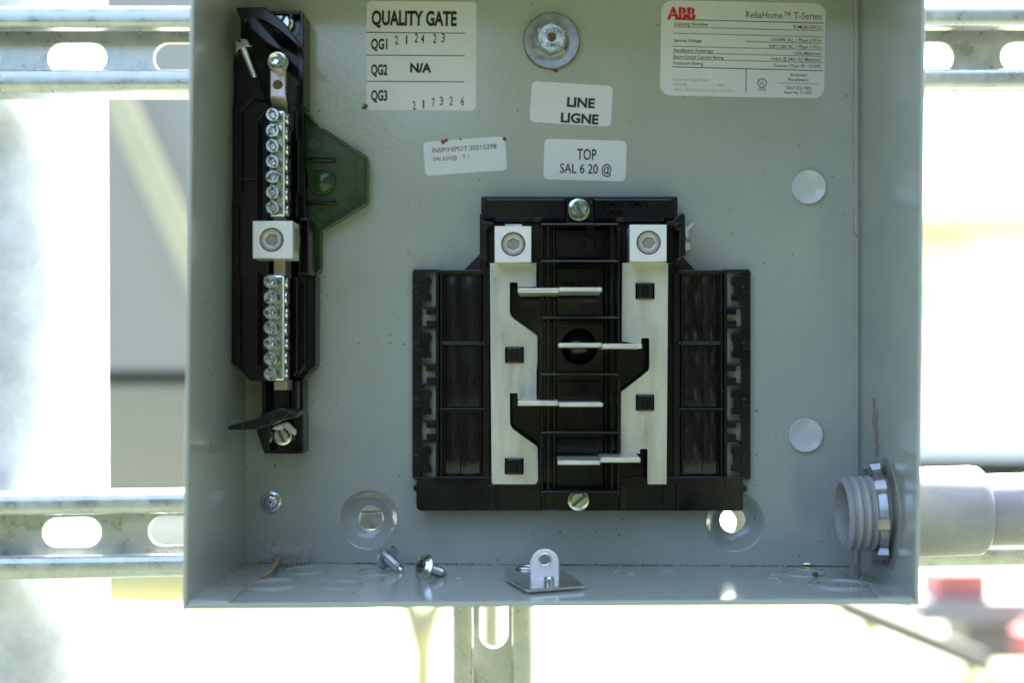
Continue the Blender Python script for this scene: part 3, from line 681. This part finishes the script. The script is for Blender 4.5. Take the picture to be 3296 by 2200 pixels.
# lugs
def lug(x0, y0, x1, y1, cx, cy, h0, h1, rot, parent, rad=39):
    b = MB(); b.rect(x0, y0, x1, y1, h0, h1 - .0042)
    o = b.build('lug', M['alu'], parent, bevel=.0002)
    mobj('lug_face', plate('lug_face', [[(x0, y0), (x1, y0), (x1, y1), (x0, y1)], circ(cx, cy, rad, 40)], h1 - .0042, h1, .0003), M['alu'], o)
    s_ = mobj('set_screw', plate('set_screw', [circ(cx, cy, rad - 4, 40), circ(cx, cy, rad * .52, 6, R(rot))], h1 - .0040, h1 - .0006, .0006), M['setscrew'], o)
    b = MB(); b.disc(cx, cy, rad - 6, h1 - .0042, h1 - .0018); b.build('hex_socket', M['socket'], o)
    b = MB(); c = W(cx, cy, h1); k = sc(h1); b.lathe((c.x, 0, c.z), (0, -1, 0), [(rad * .80 * k, h1 - .0012), (rad * .80 * k, h1 - .0004), (rad * .74 * k, h1 - .0004), (rad * .74 * k, h1 - .0012)], 40, (False, False)); b.build('thread_ring', M['socket'], o, smooth=30)
    return o
lug(1592, 728, 1710, 845, 1652, 786, .011, .0340, 30, blk); lug(2027, 723, 2146, 842, 2088, 781, .011, .0340, 5, blk)
b = MB(); b.rect(1625, 722, 1680, 730, .015, .028); b.rect(2030, 842, 2115, 847, .015, .026); b.parts('lug_tang', M['tin'], blk)
slotted_screw(1863, 674, 38, .0125, -24 + 0, blk); slotted_screw(1862, 1613, 36, .0125, 48, blk)
root_at(blk, W(1866, 1645, 0))

# ------------------------------------------------------------------ terminal bar assembly on the left
ta = thing('terminal_bar_assembly', 'tall black plastic holder with two screw terminal bars along the left wall', 'terminal bar')
# upper tray
b = MB(); b.prism([(772, 33), (968, 33), (977, 42), (977, 338), (960, 348), (800, 348), (772, 330)], .0006, .0100); b.build('base_tray', PL, ta, bevel=.0005)
b = MB(); b.prism([(965, 36), (977, 40), (977, 338), (962, 345), (957, 180), (948, 130), (944, 128), (966, 90)], .0010, .0160); b.rect(858, 33, 966, 45, .001, .016); b.build('tray_wall', PM, ta, bevel=.0006)
# outer body against the wall
b = MB()
b.prism([(757, 150), (800, 150), (866, 340), (866, 1228), (806, 1228), (771, 1192), (743, 1170), (743, 908), (738, 895), (738, 655), (746, 640), (746, 350), (757, 330)], .002, .0265)
b.build('body', PL, ta, bevel=.0008)
b = MB(); b.prism([(860, 340), (960, 335), (975, 350), (985, 700), (990, 705), (990, 882), (985, 890), (985, 1180), (942, 1228), (860, 1228)], .0009, .0110); b.build('bar_trough', PL, ta, bevel=.0006)
b = MB()
b.wall([(852, 318), (815, 312), (773, 356), (773, 612)], 5, .022, .0295); b.wall([(761, 660), (761, 884), (768, 896), (768, 1186), (806, 1226), (835, 1226)], 5, .022, .0295)
b.wall([(858, 352), (826, 388), (826, 700)], 6, .022, .0315); b.wall([(826, 880), (826, 1176), (850, 1208)], 6, .022, .0315)
b.rect(776, 574, 824, 578, .024, .0285); b.build('body_rib', PM, ta, bevel=.0005)
b = MB(); b.wall([(965, 706), (990, 706), (990, 880), (965, 880)], 7, .008, .0230); b.rect(962, 700, 968, 890, .008, .018); b.build('lug_pocket', PM, ta, bevel=.0005)
b = MB(); b.prism([(955, 440), (962, 440), (962, 620), (955, 620)], .008, .022); b.prism([(945, 355), (958, 352), (958, 700), (945, 700)], .008, .016); b.prism([(940, 890), (958, 890), (958, 1200), (940, 1220)], .008, .016); b.parts('trough_wall', PM, ta, bevel=.0006)
# side wing; grass reflection painted as a green base colour, rim too
wing = [(950, 338), (975, 336), (1030, 411), (1040, 411), (1178, 500), (1185, 508), (1185, 656), (1035, 748), (1035, 868), (1020, 888), (950, 888)]
b = MB(); b.prism(wing, .0007, .0050); wg = b.build('wing', M['green_sheen'], ta, bevel=.0008)
b = MB(); b.wall([(1036, 417), (1180, 510), (1180, 654), (1032, 745)], 7, .004, .0066); b.wall([(972, 345), (1030, 414)], 8, .004, .0078); b.build('wing_rim', mat('edge_painted_green_sheen', (.075, .095, .035), .25, noise=.3, nscale=60), wg, bevel=.0006)
b = MB(); b.rect(990, 506, 1078, 519, .004, .0075); b.rect(990, 643, 1080, 657, .004, .0075); b.parts('wing_slot_bar', PL, wg, bevel=.0005)
b = MB(); b.disc(1035, 583, 46, .004, .0062, [(46, .004), (46, .0060), (43, .0068), (39, .0068), (37, .0058), (28, .0064), (14, .0072), (1, .0075)], 40); b.build('wing_button', M['green_sheen'], wg, smooth=40)
b = MB(); b.disc(1008, 462, 25, .004, .0054); b.disc(1043, 693, 25, .004, .0054); b.rect(1138, 512, 1144, 650, .004, .0056); b.parts('wing_boss', M['green_sheen'], wg, smooth=30)
b = MB(); b.prism([(960, 884), (1020, 888), (1019, 1182), (976, 1228), (940, 1228)], .0008, .0090); b.build('side_plate', PM, ta, bevel=.0008)
b = MB(); b.wall([(1014, 892), (1013, 1178), (975, 1220)], 6, .008, .0112); b.build('side_plate_rim', PM, ta, bevel=.0005)
t_ = text('10080202P2', 921, 1041, 1099, 15, .0093, M['emboss'], ta, 90, .012, name='embossed_lettering'); t_.location = W(981, 1099, .0093)
t_ = text('1', 976, 986, 976, 14, .0093, M['emboss'], ta, 90, .012, name='embossed_lettering')
# lower neck and foot
b = MB(); b.rect(842, 1225, 976, 1345, .0008, .0120); b.rect(842, 1228, 856, 1345, .001, .020); b.rect(946, 1228, 958, 1345, .001, .0200); b.rect(926, 1262, 931, 1315, .010, .015); b.build('neck', PL, ta, bevel=.0006)
b = MB(); b.prism([(823, 1385), (838, 1335), (976, 1335), (976, 1462), (850, 1462)], .0007, .0060); b.prism([(823, 1385), (842, 1340), (866, 1340), (868, 1460), (851, 1462)], .001, .0150); b.prism([(976, 1335), (976, 1461), (966, 1460), (942, 1400), (945, 1335)], .001, .0140); b.build('foot', PL, ta, bevel=.0006)
# plated strap under both bars
b = MB(); b.rect(880, 700, 918, 890, .018, .0310); b.rect(881, 1225, 924, 1257, .018, .0300); b.parts('strap', M['copper'], ta, bevel=.0004); b = MB()
hw = Vector((25 * sc(.038), 0, 0)); prof = [(360, .0320), (346, .0350), (332, .0385), (312, .0405), (285, .0402), (255, .0390), (225, .0392), (170, .0392)]
b.ribbon([Vector((W(898 if y > 330 else 894, y, h).x, -h, W(894, y, h).z)) for y, h in prof], hw, Vector((0, .0022, 0)))
b.build('strap', M['copper'], ta, bevel=.0004, smooth=40)
b = MB(); b.disc(893, 272, 16, .0380, .0404); b.build('strap_hole', M['rust'], ta)
# terminal bars and their screws
def screw_mesh():
    r = 21.5 * sc(.044); b = MB(); b.lathe((0, 0, 0), (0, -1, 0), [(r * .98, -.0060), (r, -.0035), (r, .0018), (r * .97, .0023), (r * .9, .0025)], 32, (True, True))
    return b.mesh('terminal_screw'), r
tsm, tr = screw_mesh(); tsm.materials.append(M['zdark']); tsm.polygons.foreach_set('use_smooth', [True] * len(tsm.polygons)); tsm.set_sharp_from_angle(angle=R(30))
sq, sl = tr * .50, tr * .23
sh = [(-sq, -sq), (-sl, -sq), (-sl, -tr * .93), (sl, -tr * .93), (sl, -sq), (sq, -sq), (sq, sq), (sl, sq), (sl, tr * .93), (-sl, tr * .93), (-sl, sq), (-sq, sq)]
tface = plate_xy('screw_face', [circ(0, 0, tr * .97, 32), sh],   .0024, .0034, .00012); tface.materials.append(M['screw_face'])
bb = MB(); vs = [(-sq, -.0026, -sq), (sq, -.0026, -sq), (sq, -.0026, sq), (-sq, -.0026, sq), (-sq * .55, -.0032, -sq * .55), (sq * .55, -.0032, -sq * .55), (sq * .55, -.0032, sq * .55), (-sq * .55, -.0032, sq * .55)]
bb.add(vs, [(4, 5, 6, 7), (0, 1, 5, 4), (1, 2, 6, 5), (2, 3, 7, 6), (3, 0, 4, 7)]); tsq = bb.mesh('square_drive'); tsq.materials.append(M['zinc'])
HBAR = .0385
for (x0, x1, y0, y1, sx, ys, angs) in ((866, 916, 353, 700, 877, (368.6, 419.6, 469.5, 520, 568.5, 619, 668), (18, -38, 20, 30, -70, 5, 12)),
                                       (861, 914, 883, 1230, 870, (907, 957, 1007, 1056, 1106, 1156, 1205), (62, -40, 88, 35, 70, 25, 8))):
    b = MB(); b.rect(x0, y0, x1, y1, .0265, HBAR); bar = b.build('terminal_bar', M['zinc'], ta, bevel=.0012, seg=3)
    xr = (x1 - VX) * sc(HBAR)
    hm = MB(); rm = MB()
    for i, yy in enumerate(ys):
        z = (VY - yy) * sc(.0425); hc = .0325 if i % 2 else .0318; rr = .0029 if i % 2 else .0022
        hm.lathe((xr - .001, -hc, z), (1, 0, 0), [(rr, 0), (rr, .00115)], 24)
        rm.lathe((xr - .0005, -hc, z), (1, 0, 0), [(rr, 0), (rr, .0011), (rr + .0004, .0010), (rr + .0006, .0004)], 24, (False, False))
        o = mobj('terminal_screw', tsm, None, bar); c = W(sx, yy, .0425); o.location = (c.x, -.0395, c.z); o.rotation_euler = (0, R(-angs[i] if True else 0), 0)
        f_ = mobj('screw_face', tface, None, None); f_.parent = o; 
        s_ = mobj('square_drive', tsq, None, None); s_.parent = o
    hm.parts('wire_hole', M['dark'], bar); rm.parts('wire_hole_rim', M['zinc'], bar, smooth=40)
lug(813, 711, 941, 832, 873, 772, .026, .0440, 10, ta, 39)
b = MB(); c = W(965, 772, .036); b.lathe(((941 - VX) * sc(.044) - .0004, -.0345, c.z), (1, 0, 0), [(.0052, 0), (.0052, .0005)], 32); b.build('wire_opening', M['copper'], ta)
# screws, clip and lever arms of the holder
b = MB(); b.disc(892, 197, 33, .039, .0415, [(33, .039), (33, .0405), (31, .0413), (24, .0415)], 40); b.build('screw_flange', M['zinc'], ta, smooth=30)
b = MB(); c = W(887, 190, .0475); k = sc(.0475); b.lathe((c.x, 0, c.z), (0, -1, 0), [(24 * k, .041), (24 * k, .0462), (22 * k, .0474), (19 * k, .0470), (8 * k, .0466)], 32); b.build('screw_dome', M['zinc'], ta, smooth=30)
slotted_screw(908, 70, 36, .0105, 30, ta); slotted_screw(906, 1404, 33, .0070, -25, ta)
b = MB()
b.prism([(872, 1382), (885, 1373), (920, 1359), (930, 1366), (905, 1384), (890, 1387)], .0120, .0150)
b.prism([(915, 1360), (928, 1361), (953, 1386), (952, 1402), (944, 1403), (912, 1378)], .0130, .0160); b.parts('spring_clip', M['alu'], ta, bevel=.0006)
# upper hinged strap arm crossing the tray
b = MB()
def arm(pts, hw_, thick):
    b.ribbon([W(x, y, h) for x, y, h in pts], [Vector((w1, 0, w2)) for w1, w2 in hw_], thick)
b.prism([(757, 22), (852, 21), (870, 34), (905, 62), (935, 95), (962, 135), (958, 150), (925, 120), (890, 92), (842, 64), (800, 60), (785, 72), (768, 50)], .030, .0330)
b.prism([(800, 52), (820, 50), (890, 132), (905, 150), (893, 160), (858, 138), (800, 86)], .030, .0420)
b.prism([(790, 60), (800, 52), (885, 138), (880, 146), (850, 142)], .022, .038)
b.build('strap_arm', PM, ta, bevel=.0008)
b = MB()
b.prism([(732, 1377), (745, 1369), (775, 1362), (845, 1342), (905, 1334), (955, 1330), (962, 1336), (952, 1346), (905, 1356), (872, 1371), (820, 1384), (742, 1386), (733, 1384)], .034, .0400)
b.prism([(845, 1336), (900, 1315), (920, 1318), (935, 1330), (912, 1350), (868, 1366)], .012, .0415)
b.prism([(900, 1320), (935, 1316), (960, 1330), (955, 1340), (925, 1345)], .012, .030)
b.prism([(765, 1372), (775, 1360), (788, 1372), (786, 1380), (768, 1380)], .036, .0425)
b.build('lever_arm', PM, ta, bevel=.0012, seg=3)
root_at(ta, W(912, 1462, 0))

# green-tinted bonding screw standing loose in the holder
bs = thing('bonding_screw', 'loose slotted hex screw hanging at an angle beside the upper terminal bar', 'screw')
p0, p1 = W(787, 165, .046), W(820, 249, .0485); axs = (p1 - p0).normalized(); Ls = (p1 - p0).length
b = MB(); pr_ = [(.0011, 0), (.0013, .0004)]
nt = 18
for i in range(nt * 4 + 1):
    t = .0006 + (Ls - .0012) * i / (nt * 4); tp_ = 1.0 - .30 * max(0, t / Ls - .1); pr_.append((.00135 * tp_ * (1 + .07 * math.sin(i * math.pi / 2)), t))
pr_ += [(.0006, Ls)]
b.lathe(p0, axs, pr_, 20); b.build('shank', M['zinc'], bs, smooth=60)
b = MB(); b.lathe(p0, -axs, [(.0040, -.0002), (.0042, .0003), (.0040, .0007), (.0028, .0008)], 40)
u = axs.orthogonal().normalized(); w2 = axs.cross(u)
b.lathe(p0, -axs, [(.0032, .0007), (.0032, .0040), (.0029, .0045)], 6); b.build('hex_head', M['zinc'], bs, smooth=25)
b = MB(); hd = p0 - axs * .0046; sdv = (Vector((0, 1, 0)) - axs * axs.y).normalized(); pv = axs.cross(sdv)
b.add([hd + sdv * a_ * .0032 + pv * c_ * .0005 + axs * e_ for a_ in (-1, 1) for c_ in (-1, 1) for e_ in (-.0001, .0014)], [(0, 1, 3, 2), (4, 6, 7, 5), (0, 4, 5, 1), (2, 3, 7, 6), (0, 2, 6, 4), (1, 5, 7, 3)]); b.build('slot', M['dark'], bs)
root_at(bs, p1)

# ------------------------------------------------------------------ small fixtures on the panel
def pan_screw(label, px, py, rpx):
    t = thing('pan_head_screw', label, 'screw'); k = sc(.003)
    b = MB(); c = W(px, py, .003)
    b.lathe((c.x, 0, c.z), (0, -1, 0), [(rpx * k, .0002), (rpx * k, .0009), (rpx * .92 * k, .0012), (rpx * .74 * k, .0013), (rpx * .72 * k, .0022), (rpx * .6 * k, .0031), (rpx * .3 * k, .0036), (rpx * .1 * k, .0037)], 40); hd_ = b.build('head', M['zinc'], t, smooth=50)
    b = MB()
    for a_ in (20, 110):
        dx, dy = math.cos(R(a_)), math.sin(R(a_)); b.prism([(px + dx * 14 - dy * 3, py + dy * 14 + dx * 3), (px + dx * 14 + dy * 3, py + dy * 14 - dx * 3), (px - dx * 14 + dy * 3, py - dy * 14 - dx * 3), (px - dx * 14 - dy * 3, py - dy * 14 + dx * 3)], .0030, .00375)
    b.build('cross_recess', M['zincd'], t); root_at(t, W(px, py + rpx, 0)); return t
pan_screw('round cross-head screw below the terminal bar near the left wall', 870, 1619, 34)
for px, py, lab in ((2603, 602, 'pale round plastic plug high on the right of the back panel'), (2593, 1402, 'pale round plastic plug low on the right above the conduit')):
    b = MB(); c = W(px, py, .001); k = sc(.001)
    b.lathe((c.x, 0, c.z), (0, -1, 0), [(55 * k, .0002), (55 * k, .0014), (54 * k, .0017)] + [(53 * k * q_, .0004 + .0013 * q_ * q_) for q_ in (1, .9, .8, .7, .6, .5, .4, .3, .2, .1, .02)], 56)
    tag(b.build('hole_plug', M['plug'], None, smooth=50), lab, 'plug', 'round plugs in the back panel')
for px, py, r_ in ((1174, 342, 8), (1788, 223, 8), (1425, 455, 7), (1438, 451, 5), (1624, 446, 6), (1482, 449, 3)): pass
b = MB()
for px, py, r_ in ((1176, 341, 8), (1788, 224, 8), (1426, 456, 7), (1437, 451, 5), (1623, 446, 6), (1482, 448, 3), (1170, 346, 5), (2624, 1852, 9)):
    n = 9; pts = [(px + r_ * random.uniform(.7, 1.1) * math.cos(2 * math.pi * i / n), py + r_ * random.uniform(.7, 1.1) * math.sin(2 * math.pi * i / n)) for i in range(n)]
    if py < 1800: b.prism(pts, .0001, .0007, .2)
    else:
        c = Fl(px, py + 6); b.lathe(c, (0, 0, 1), [(.0012, 0), (.0013, .001), (.0008, .002)], 8)
tag(b.build('rust_grains', M['rust'], None), 'rusty brown grains stuck at the sticker edges and washer', 'rust', kind='stuff')

# ------------------------------------------------------------------ loose screws on the floor
def wafer_screw(label, head_c, tip, m='zinc'):
    t = thing('wafer_head_screw', label, 'screw', 'loose screws lying on the floor of the box'); a_ = (tip - head_c).normalized(); L_ = (tip - head_c).length
    b = MB(); b.lathe(head_c, a_, [(.0010, -.0014), (.0032, -.0013), (.0038, -.0009), (.0048, -.0005), (.0057, .0001), (.0058, .0005), (.0054, .0009), (.0024, .0013)], 48); b.build('head', M[m], t, smooth=22)
    pr_ = []; n = 60
    for i in range(n + 1):
        s_ = .0008 + (L_ * .74 - .0008) * i / n; pr_.append((.0020 + .00048 * math.sin(i / n * 2 * math.pi * 6), s_))
    pr_ += [(.0014, L_ * .76), (.0013, L_ * .90), (.0003, L_)]
    b = MB(); b.lathe(head_c, a_, pr_, 24); b.build('threaded_shank', M[m], t, smooth=60)
    u = Vector((0, 0, 1)); u = (u - a_ * u.dot(a_)).normalized(); v = a_.cross(u); b = MB()
    for p, q_ in ((u, v), (v, u)):
        b.add([head_c - a_ * (.00155 if e_ else .0008) + p * sa * .0024 + q_ * sb * .0006 for e_ in (0, 1) for sa in (-1, 1) for sb in (-1, 1)], [(0, 1, 3, 2), (4, 6, 7, 5), (0, 4, 5, 1), (2, 3, 7, 6), (0, 2, 6, 4), (1, 5, 7, 3)])
    b.build('cross_recess', M['zdark'], t); root_at(t, tip); return t
hc = Fl(1240, 1833) + Vector((.0008, 0, .0055)); tip = hc + Vector((.62, -.68, -.40)).normalized() * .0135; tip.z = zfloor(tip.x, -tip.y) + .0004
wafer_screw('loose self-drilling screw pointing forward, farther left of the pair', hc, tip)
hc = Fl(1362, 1867) + Vector((0, 0, .0055)); tip = hc + Vector((.66, .64, -.36)).normalized() * .0140; tip.z = zfloor(tip.x, -tip.y) + .0006
wafer_screw('loose self-drilling screw showing its cross head, right of the pair', hc, tip)

# ------------------------------------------------------------------ latch bracket on the floor
lt = thing('latch_bracket', 'shiny steel latch bracket with an upright holed tab on the floor', 'bracket')
b = MB(); q = [Fl(1694, 1916, .0008), Fl(1884, 1902, .0008), Fl(1806, 1846, .0008), Fl(1640, 1838, .0008), Fl(1622, 1846, .0008), Fl(1642, 1862, .0008), Fl(1622, 1874, .0008)]
n = len(q); b.add(q + [v + Vector((0, 0, .0013)) for v in q], [tuple(range(n))[::-1], tuple(range(n, 2 * n))] + [(i, (i + 1) % n, n + (i + 1) % n, n + i) for i in range(n)]); b.build('plate', M['zinc'], lt, bevel=.0004)
h1 = .0545; base_py = 1889
tabp = [(1800, base_py), (1799, 1812)] + [(1754 + 45 * math.cos(R(a_)), 1812 + 43 * math.sin(R(a_))) for a_ in range(-10, -171, -16)] + [(1706, 1812), (1709, base_py)]
mobj('tab', plate('tab', [tabp, circ(1754, 1803, 16, 24)], h1 - .0022, h1, .0004), mat('tab_plating', (.88, .87, .84), .3, .35, noise=.08, nscale=90), lt)
mobj('eyelet', plate('eyelet', [circ(1754, 1803, 22, 28), circ(1754, 1803, 16, 28)], h1 - .0024, h1 + .0005, .0003), M['zinc'], lt)
c = Fl(1767, 1903, .0010); b = MB(); b.lathe(c, (0, 0, 1), [(.0021, 0), (.0021, .0042), (.0016, .0047)], 24); b.build('pin', M['zinc'], lt, smooth=40)
c = Fl(1698, 1847, .0024); b = MB(); b.tube([c + Vector((.0052 * math.cos(a_), .0040 * math.sin(a_), .0003)) for a_ in [2 * math.pi * i / 24 for i in range(25)]], .0005, 8); b.build('ring', M['zinc'], lt, smooth=60)
root_at(lt, Fl(1754, 1880))

# ------------------------------------------------------------------ dry grass, fluff and grit on the floor
M['straw'] = mat('dry_straw', (.34, .25, .13), .7, noise=.3, nscale=300)
M['fluff'] = mat('fluff', (.55, .54, .48), .9)
M['grit'] = mat('grit', (.05, .04, .03), .9, noise=.5, nscale=900, tint=(.20, .12, .06))
def blade(label, pts, r_):
    b = MB(); n = 10; P = []
    for i in range(n + 1):
        u = i / n * (len(pts) - 1); j = min(int(u), len(pts) - 2); f = u - j; P.append(pts[j] * (1 - f) + pts[j + 1] * f)
    b.tube(P, [r_ * (.35 + .65 * math.sin(math.pi * min(.95, .08 + i / n))) for i in range(n + 1)], 6, .35); return tag(b.build('dry_grass_blade', M['straw'], None, smooth=60), label, 'grass blade', 'dry grass in the corner of the box')
blade('dry grass blade lying back towards the left corner', [Fl(765, 1826, .001), Fl(820, 1822, .0012), Fl(880, 1816, .0030)], .0010)
blade('dry grass blade curving forward over the knockout', [Fl(886, 1812, .0040) , Fl(890, 1842, .0040), Fl(862, 1862, .0018), Fl(812, 1876, .0008)], .0012)
blade('short dry grass blade bent down below the fluff', [Fl(884, 1806, .0050), Fl(892, 1828, .0040), Fl(882, 1850, .0006)], .0012)
b = MB(); c = Fl(925, 1824, .0055)
for i in range(620):
    p = c + Vector((random.gauss(0, .0035), random.gauss(0, .0022), random.gauss(0, .0021))); p.z = max(p.z, zfloor(p.x, max(-p.y, 0)) + .0004); p.y = min(p.y, -.0008)
    dv = Vector((random.gauss(.3, 1), random.gauss(0, .6), random.gauss(0, .7))).normalized() * random.uniform(.0015, .0042); bend = Vector((random.gauss(0, 1), random.gauss(0, 1), random.gauss(0, 1))) * .001
    q = [p, p + dv * .5 + bend, p + dv]
    for v in q: v.z = max(v.z, zfloor(v.x, max(-v.y, 0)) + .0003); v.y = min(v.y, -.0006)
    b.tube(q, .00008, 3)
tag(b.build('fluff', M['fluff'], None), 'tuft of pale fluff and dust on the floor near the left corner', 'fluff', kind='stuff')
b = MB()
def grain(p, r_):
    o = len(b.v); a_ = random.random() * 6; e_ = random.uniform(.6, 1.8)
    vs = [p + Vector((r_ * e_ * math.cos(a_ + 2.1 * i), r_ * math.sin(a_ + 2.1 * i), 0)) for i in range(3)] + [p + Vector((0, 0, r_ * .9))]
    b.add(vs, [(0, 1, 3), (1, 2, 3), (2, 0, 3)])
for i in range(1500):
    x = random.uniform(-960, 975) * S; dens = .35 + .65 * (math.sin(x * 70) * .5 + .5) * (1 if x < .05 else .7)
    if random.random() > dens: continue
    h = abs(random.gauss(0, .0018)) + .0003; grain(Vector((x, -h, zfloor(x, h))), random.uniform(.00015, .00055))
for i in range(220):
    px, py = random.uniform(640, 2900), random.uniform(1828, 1935); p = Fl(px, py); grain(p, random.uniform(.0001, .0004))
for i in range(420):
    t = random.random(); p = Fl(680 + 180 * random.random() ** 1.2, random.uniform(1822, 1900)); grain(p, random.uniform(.0001, .00032))
for i in range(420):
    p = Fl(random.gauss(2800, 60), random.gauss(1870, 20)); 
    if -.09 < p.y < -.001 and abs(p.x) < XR - .001: grain(p, random.uniform(.0001, .00032))
tag(b.build('grit', M['grit'], None), 'dark grit and dirt gathered along the floor seams', 'grit', kind='stuff')
# pale flakes
b = MB()
for px, py in ((1465, 1872), (1478, 1866), (1200, 1868), (1215, 1866), (2140, 1846), (2155, 1843), (2490, 1868), (2510, 1876), (2760, 1868), (1985, 1845), (2035, 1852), (2500, 1853), (2745, 1899)):
    for i in range(5):
        p = Fl(px + random.uniform(-10, 10), py + random.uniform(-2, 2), .0003); dv = Vector((random.gauss(0, 1), random.gauss(0, 1), random.uniform(0, .5))).normalized() * random.uniform(.0006, .0016); b.tube([p, p + dv], .00016, 4)
tag(b.build('pale_flakes', M['fluff'], None), 'pale plastic flakes scattered over the floor of the box', 'flakes', kind='stuff')

# ------------------------------------------------------------------ blurred things far behind the box
def far(px, py, t): return Wb(px, py, t)
def slab(bm, px0, py0, px1, py1, t, th):
    a_, c_ = far(px0, py1, t), far(px1, py0, t); bm.box(a_.x, c_.x, t, t + th, a_.z, c_.z)
M['siding'] = mat('grey_siding', (.34, .345, .32), .7, noise=.05, nscale=3)
M['siding2'] = mat('beige_siding', (.30, .29, .23), .7, noise=.05, nscale=3)
M['yellow'] = mat('yellow_paint', (.60, .56, .36), .45, noise=.1, nscale=3)
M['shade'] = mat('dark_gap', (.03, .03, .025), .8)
M['white_wall'] = mat('white_siding', (.8, .8, .78), .7)
M['green_glass'] = mat('green_window', (.42, .58, .42), .2)
M['red'] = mat('washed_out_red', (.40, .13, .14), .6)  # red paled so the overexposure veil sits in the colour
M['steel_dark'] = mat('dark_steel', (.11, .11, .12), .6)
M['steel_grey'] = mat('grey_steel', (.20, .20, .24), .6)
M['wood'] = mat('weathered_wood', (.56, .50, .30), .8, noise=.3, nscale=8)
ts = 3.6
sh_ = thing('machine_shed', 'blurred pale grey shed with a yellow sloping brace behind the post', 'shed')
b = MB(); slab(b, 150, -250, 1620, 1195, ts, .08); b.build('upper_wall', M['siding'], sh_)
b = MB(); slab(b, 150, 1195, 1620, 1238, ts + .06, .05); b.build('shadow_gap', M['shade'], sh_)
b = MB(); slab(b, 150, 1238, 1620, 1590, ts, .08); b.build('lower_wall', M['siding2'], sh_)
b = MB(); b.ribbon([far(300, 170, ts - .25), far(690, 1010, ts - .25)], far(1775 + 50, 1190 + 18, ts) - far(1775, 1190, ts), Vector((0, .10, 0))); b.build('sloping_brace', M['yellow'], sh_)
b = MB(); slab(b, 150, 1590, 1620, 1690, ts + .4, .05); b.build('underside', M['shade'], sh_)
gp = far(1775, 1190, ts); 
for pxx in (170, 1580):
    b = MB(); p = far(pxx, 1600, ts); b.box(p.x - .04, p.x + .04, ts, ts + .08, gz, p.z); b.build('leg', M['siding2'], sh_)
b = MB(); c = far(590, 1800, ts - .3); b.lathe((c.x - .30, ts - .3, c.z), (1, 0, 0), [(.10, 0), (.15, .04), (.15, .90), (.10, .94)], 32); b.build('yellow_tank', M['yellow'], sh_, smooth=40)
root_at(sh_, Vector((far(560, 1190, ts).x, ts, gz)))
tw = 4.4
be = thing('work_bench', 'blurred grey bench with a sloping dark rail at lower right', 'bench')
b = MB(); b.ribbon([far(2690, 1945, tw), far(3200, 2155, tw)], far(VX + 18, VY + 42, tw) - far(VX, VY, tw), Vector((0, .08, 0))); b.build('sloping_rail', M['steel_dark'], be)
for pxx, pyy in ((2795, 1995), (3120, 2120)):
    b = MB(); p = far(pxx, pyy, tw + .1); b.box(p.x - .022, p.x + .022, tw + .09, tw + .13, gz, p.z); b.build('leg', M['wood'], be)
b = MB(); slab(b, 2960, 1935, 3360, 2010, tw + .3, .35); b.build('bench_top', M['steel_grey'], be); b = MB(); slab(b, 3110, 2010, 3420, 2130, tw + .32, .3); b.build('drawer_box', M['steel_dark'], be)
root_at(be, Vector((far(3000, 1190, tw).x, tw, gz)))
rc = thing('red_crate', 'blurred red crate standing on the bench at lower right', 'crate'); b = MB(); slab(b, 3015, 1850, 3185, 1934, tw + .36, .25); b.build('crate_body', M['red'], rc, bevel=.01); b = MB(); slab(b, 3010, 1842, 3190, 1850, tw + .34, .29); b.build('crate_rim', M['red'], rc); root_at(rc, far(3100, 1934, tw + .48))
rc = thing('red_can', 'blurred red can at the right edge behind the bench', 'can'); b = MB(); p = far(3290, 2036, tw + .2); b.lathe((p.x, tw + .15, p.z - .03), (0, 0, 1), [(.06, -.06), (.06, .05), (.02, .07), (.02, .09)], 24); b.build('can_body', M['red'], rc, smooth=40); root_at(rc, Vector((p.x, tw + .15, p.z - .09)))
sk = thing('forked_stake', 'blurred forked wooden stake in the grass below the box', 'stake'); tk = 3.2
b = MB(); b.tube([far(1362, 2500, tk), far(1362, 2110, tk), far(1360, 2030, tk)], [.05, .035, .05], 10); b.build('stem', M['wood'], sk, smooth=60)
for e_ in (-1, 1): b = MB(); b.tube([far(1361, 2050, tk), far(1361 + e_ * 40, 1960, tk), far(1361 + e_ * 85, 1880, tk)], [.045, .03, .02], 10); b.build('fork', M['wood'], sk, smooth=60)
b = MB(); p = far(1362, 2490, tk); b.tube([p, Vector((p.x, p.y, gz))], .05, 10); b.build('stem_foot', M['wood'], sk); root_at(sk, Vector((p.x, p.y, gz)))
hs = thing('distant_house', 'pale overexposed house far off to the right of the box', 'house'); t5 = 15
b = MB(); slab(b, 2500, 760, 4300, 1480, t5, 6); b.build('wall', M['white_wall'], hs)
b = MB(); a_, c_ = far(2450, 760, t5), far(4350, 700, t5); b.box(a_.x, c_.x, t5 - .5, t5 + 6.5, a_.z, c_.z); b.build('eave', mat('cream_eave', (.55, .48, .28), .7), hs)
b = MB(); slab(b, 2900, 900, 3026, 1028, t5 - .06, .05); b.build('window', M['green_glass'], hs)
b = MB(); slab(b, 2890, 1028, 3036, 1040, t5 - .12, .12); b.build('window_sill', M['white_wall'], hs)
b = MB(); slab(b, 2880, 762, 3120, 830, t5 - .4, .4); b.build('eave_bracket', M['yellow'], hs)
b = MB(); slab(b, 2890, 1138, 3030, 1160, t5 - .2, .2); b.build('planter', M['wood'], hs)
root_at(hs, Vector((far(3300, 1190, t5).x, t5, gz)))
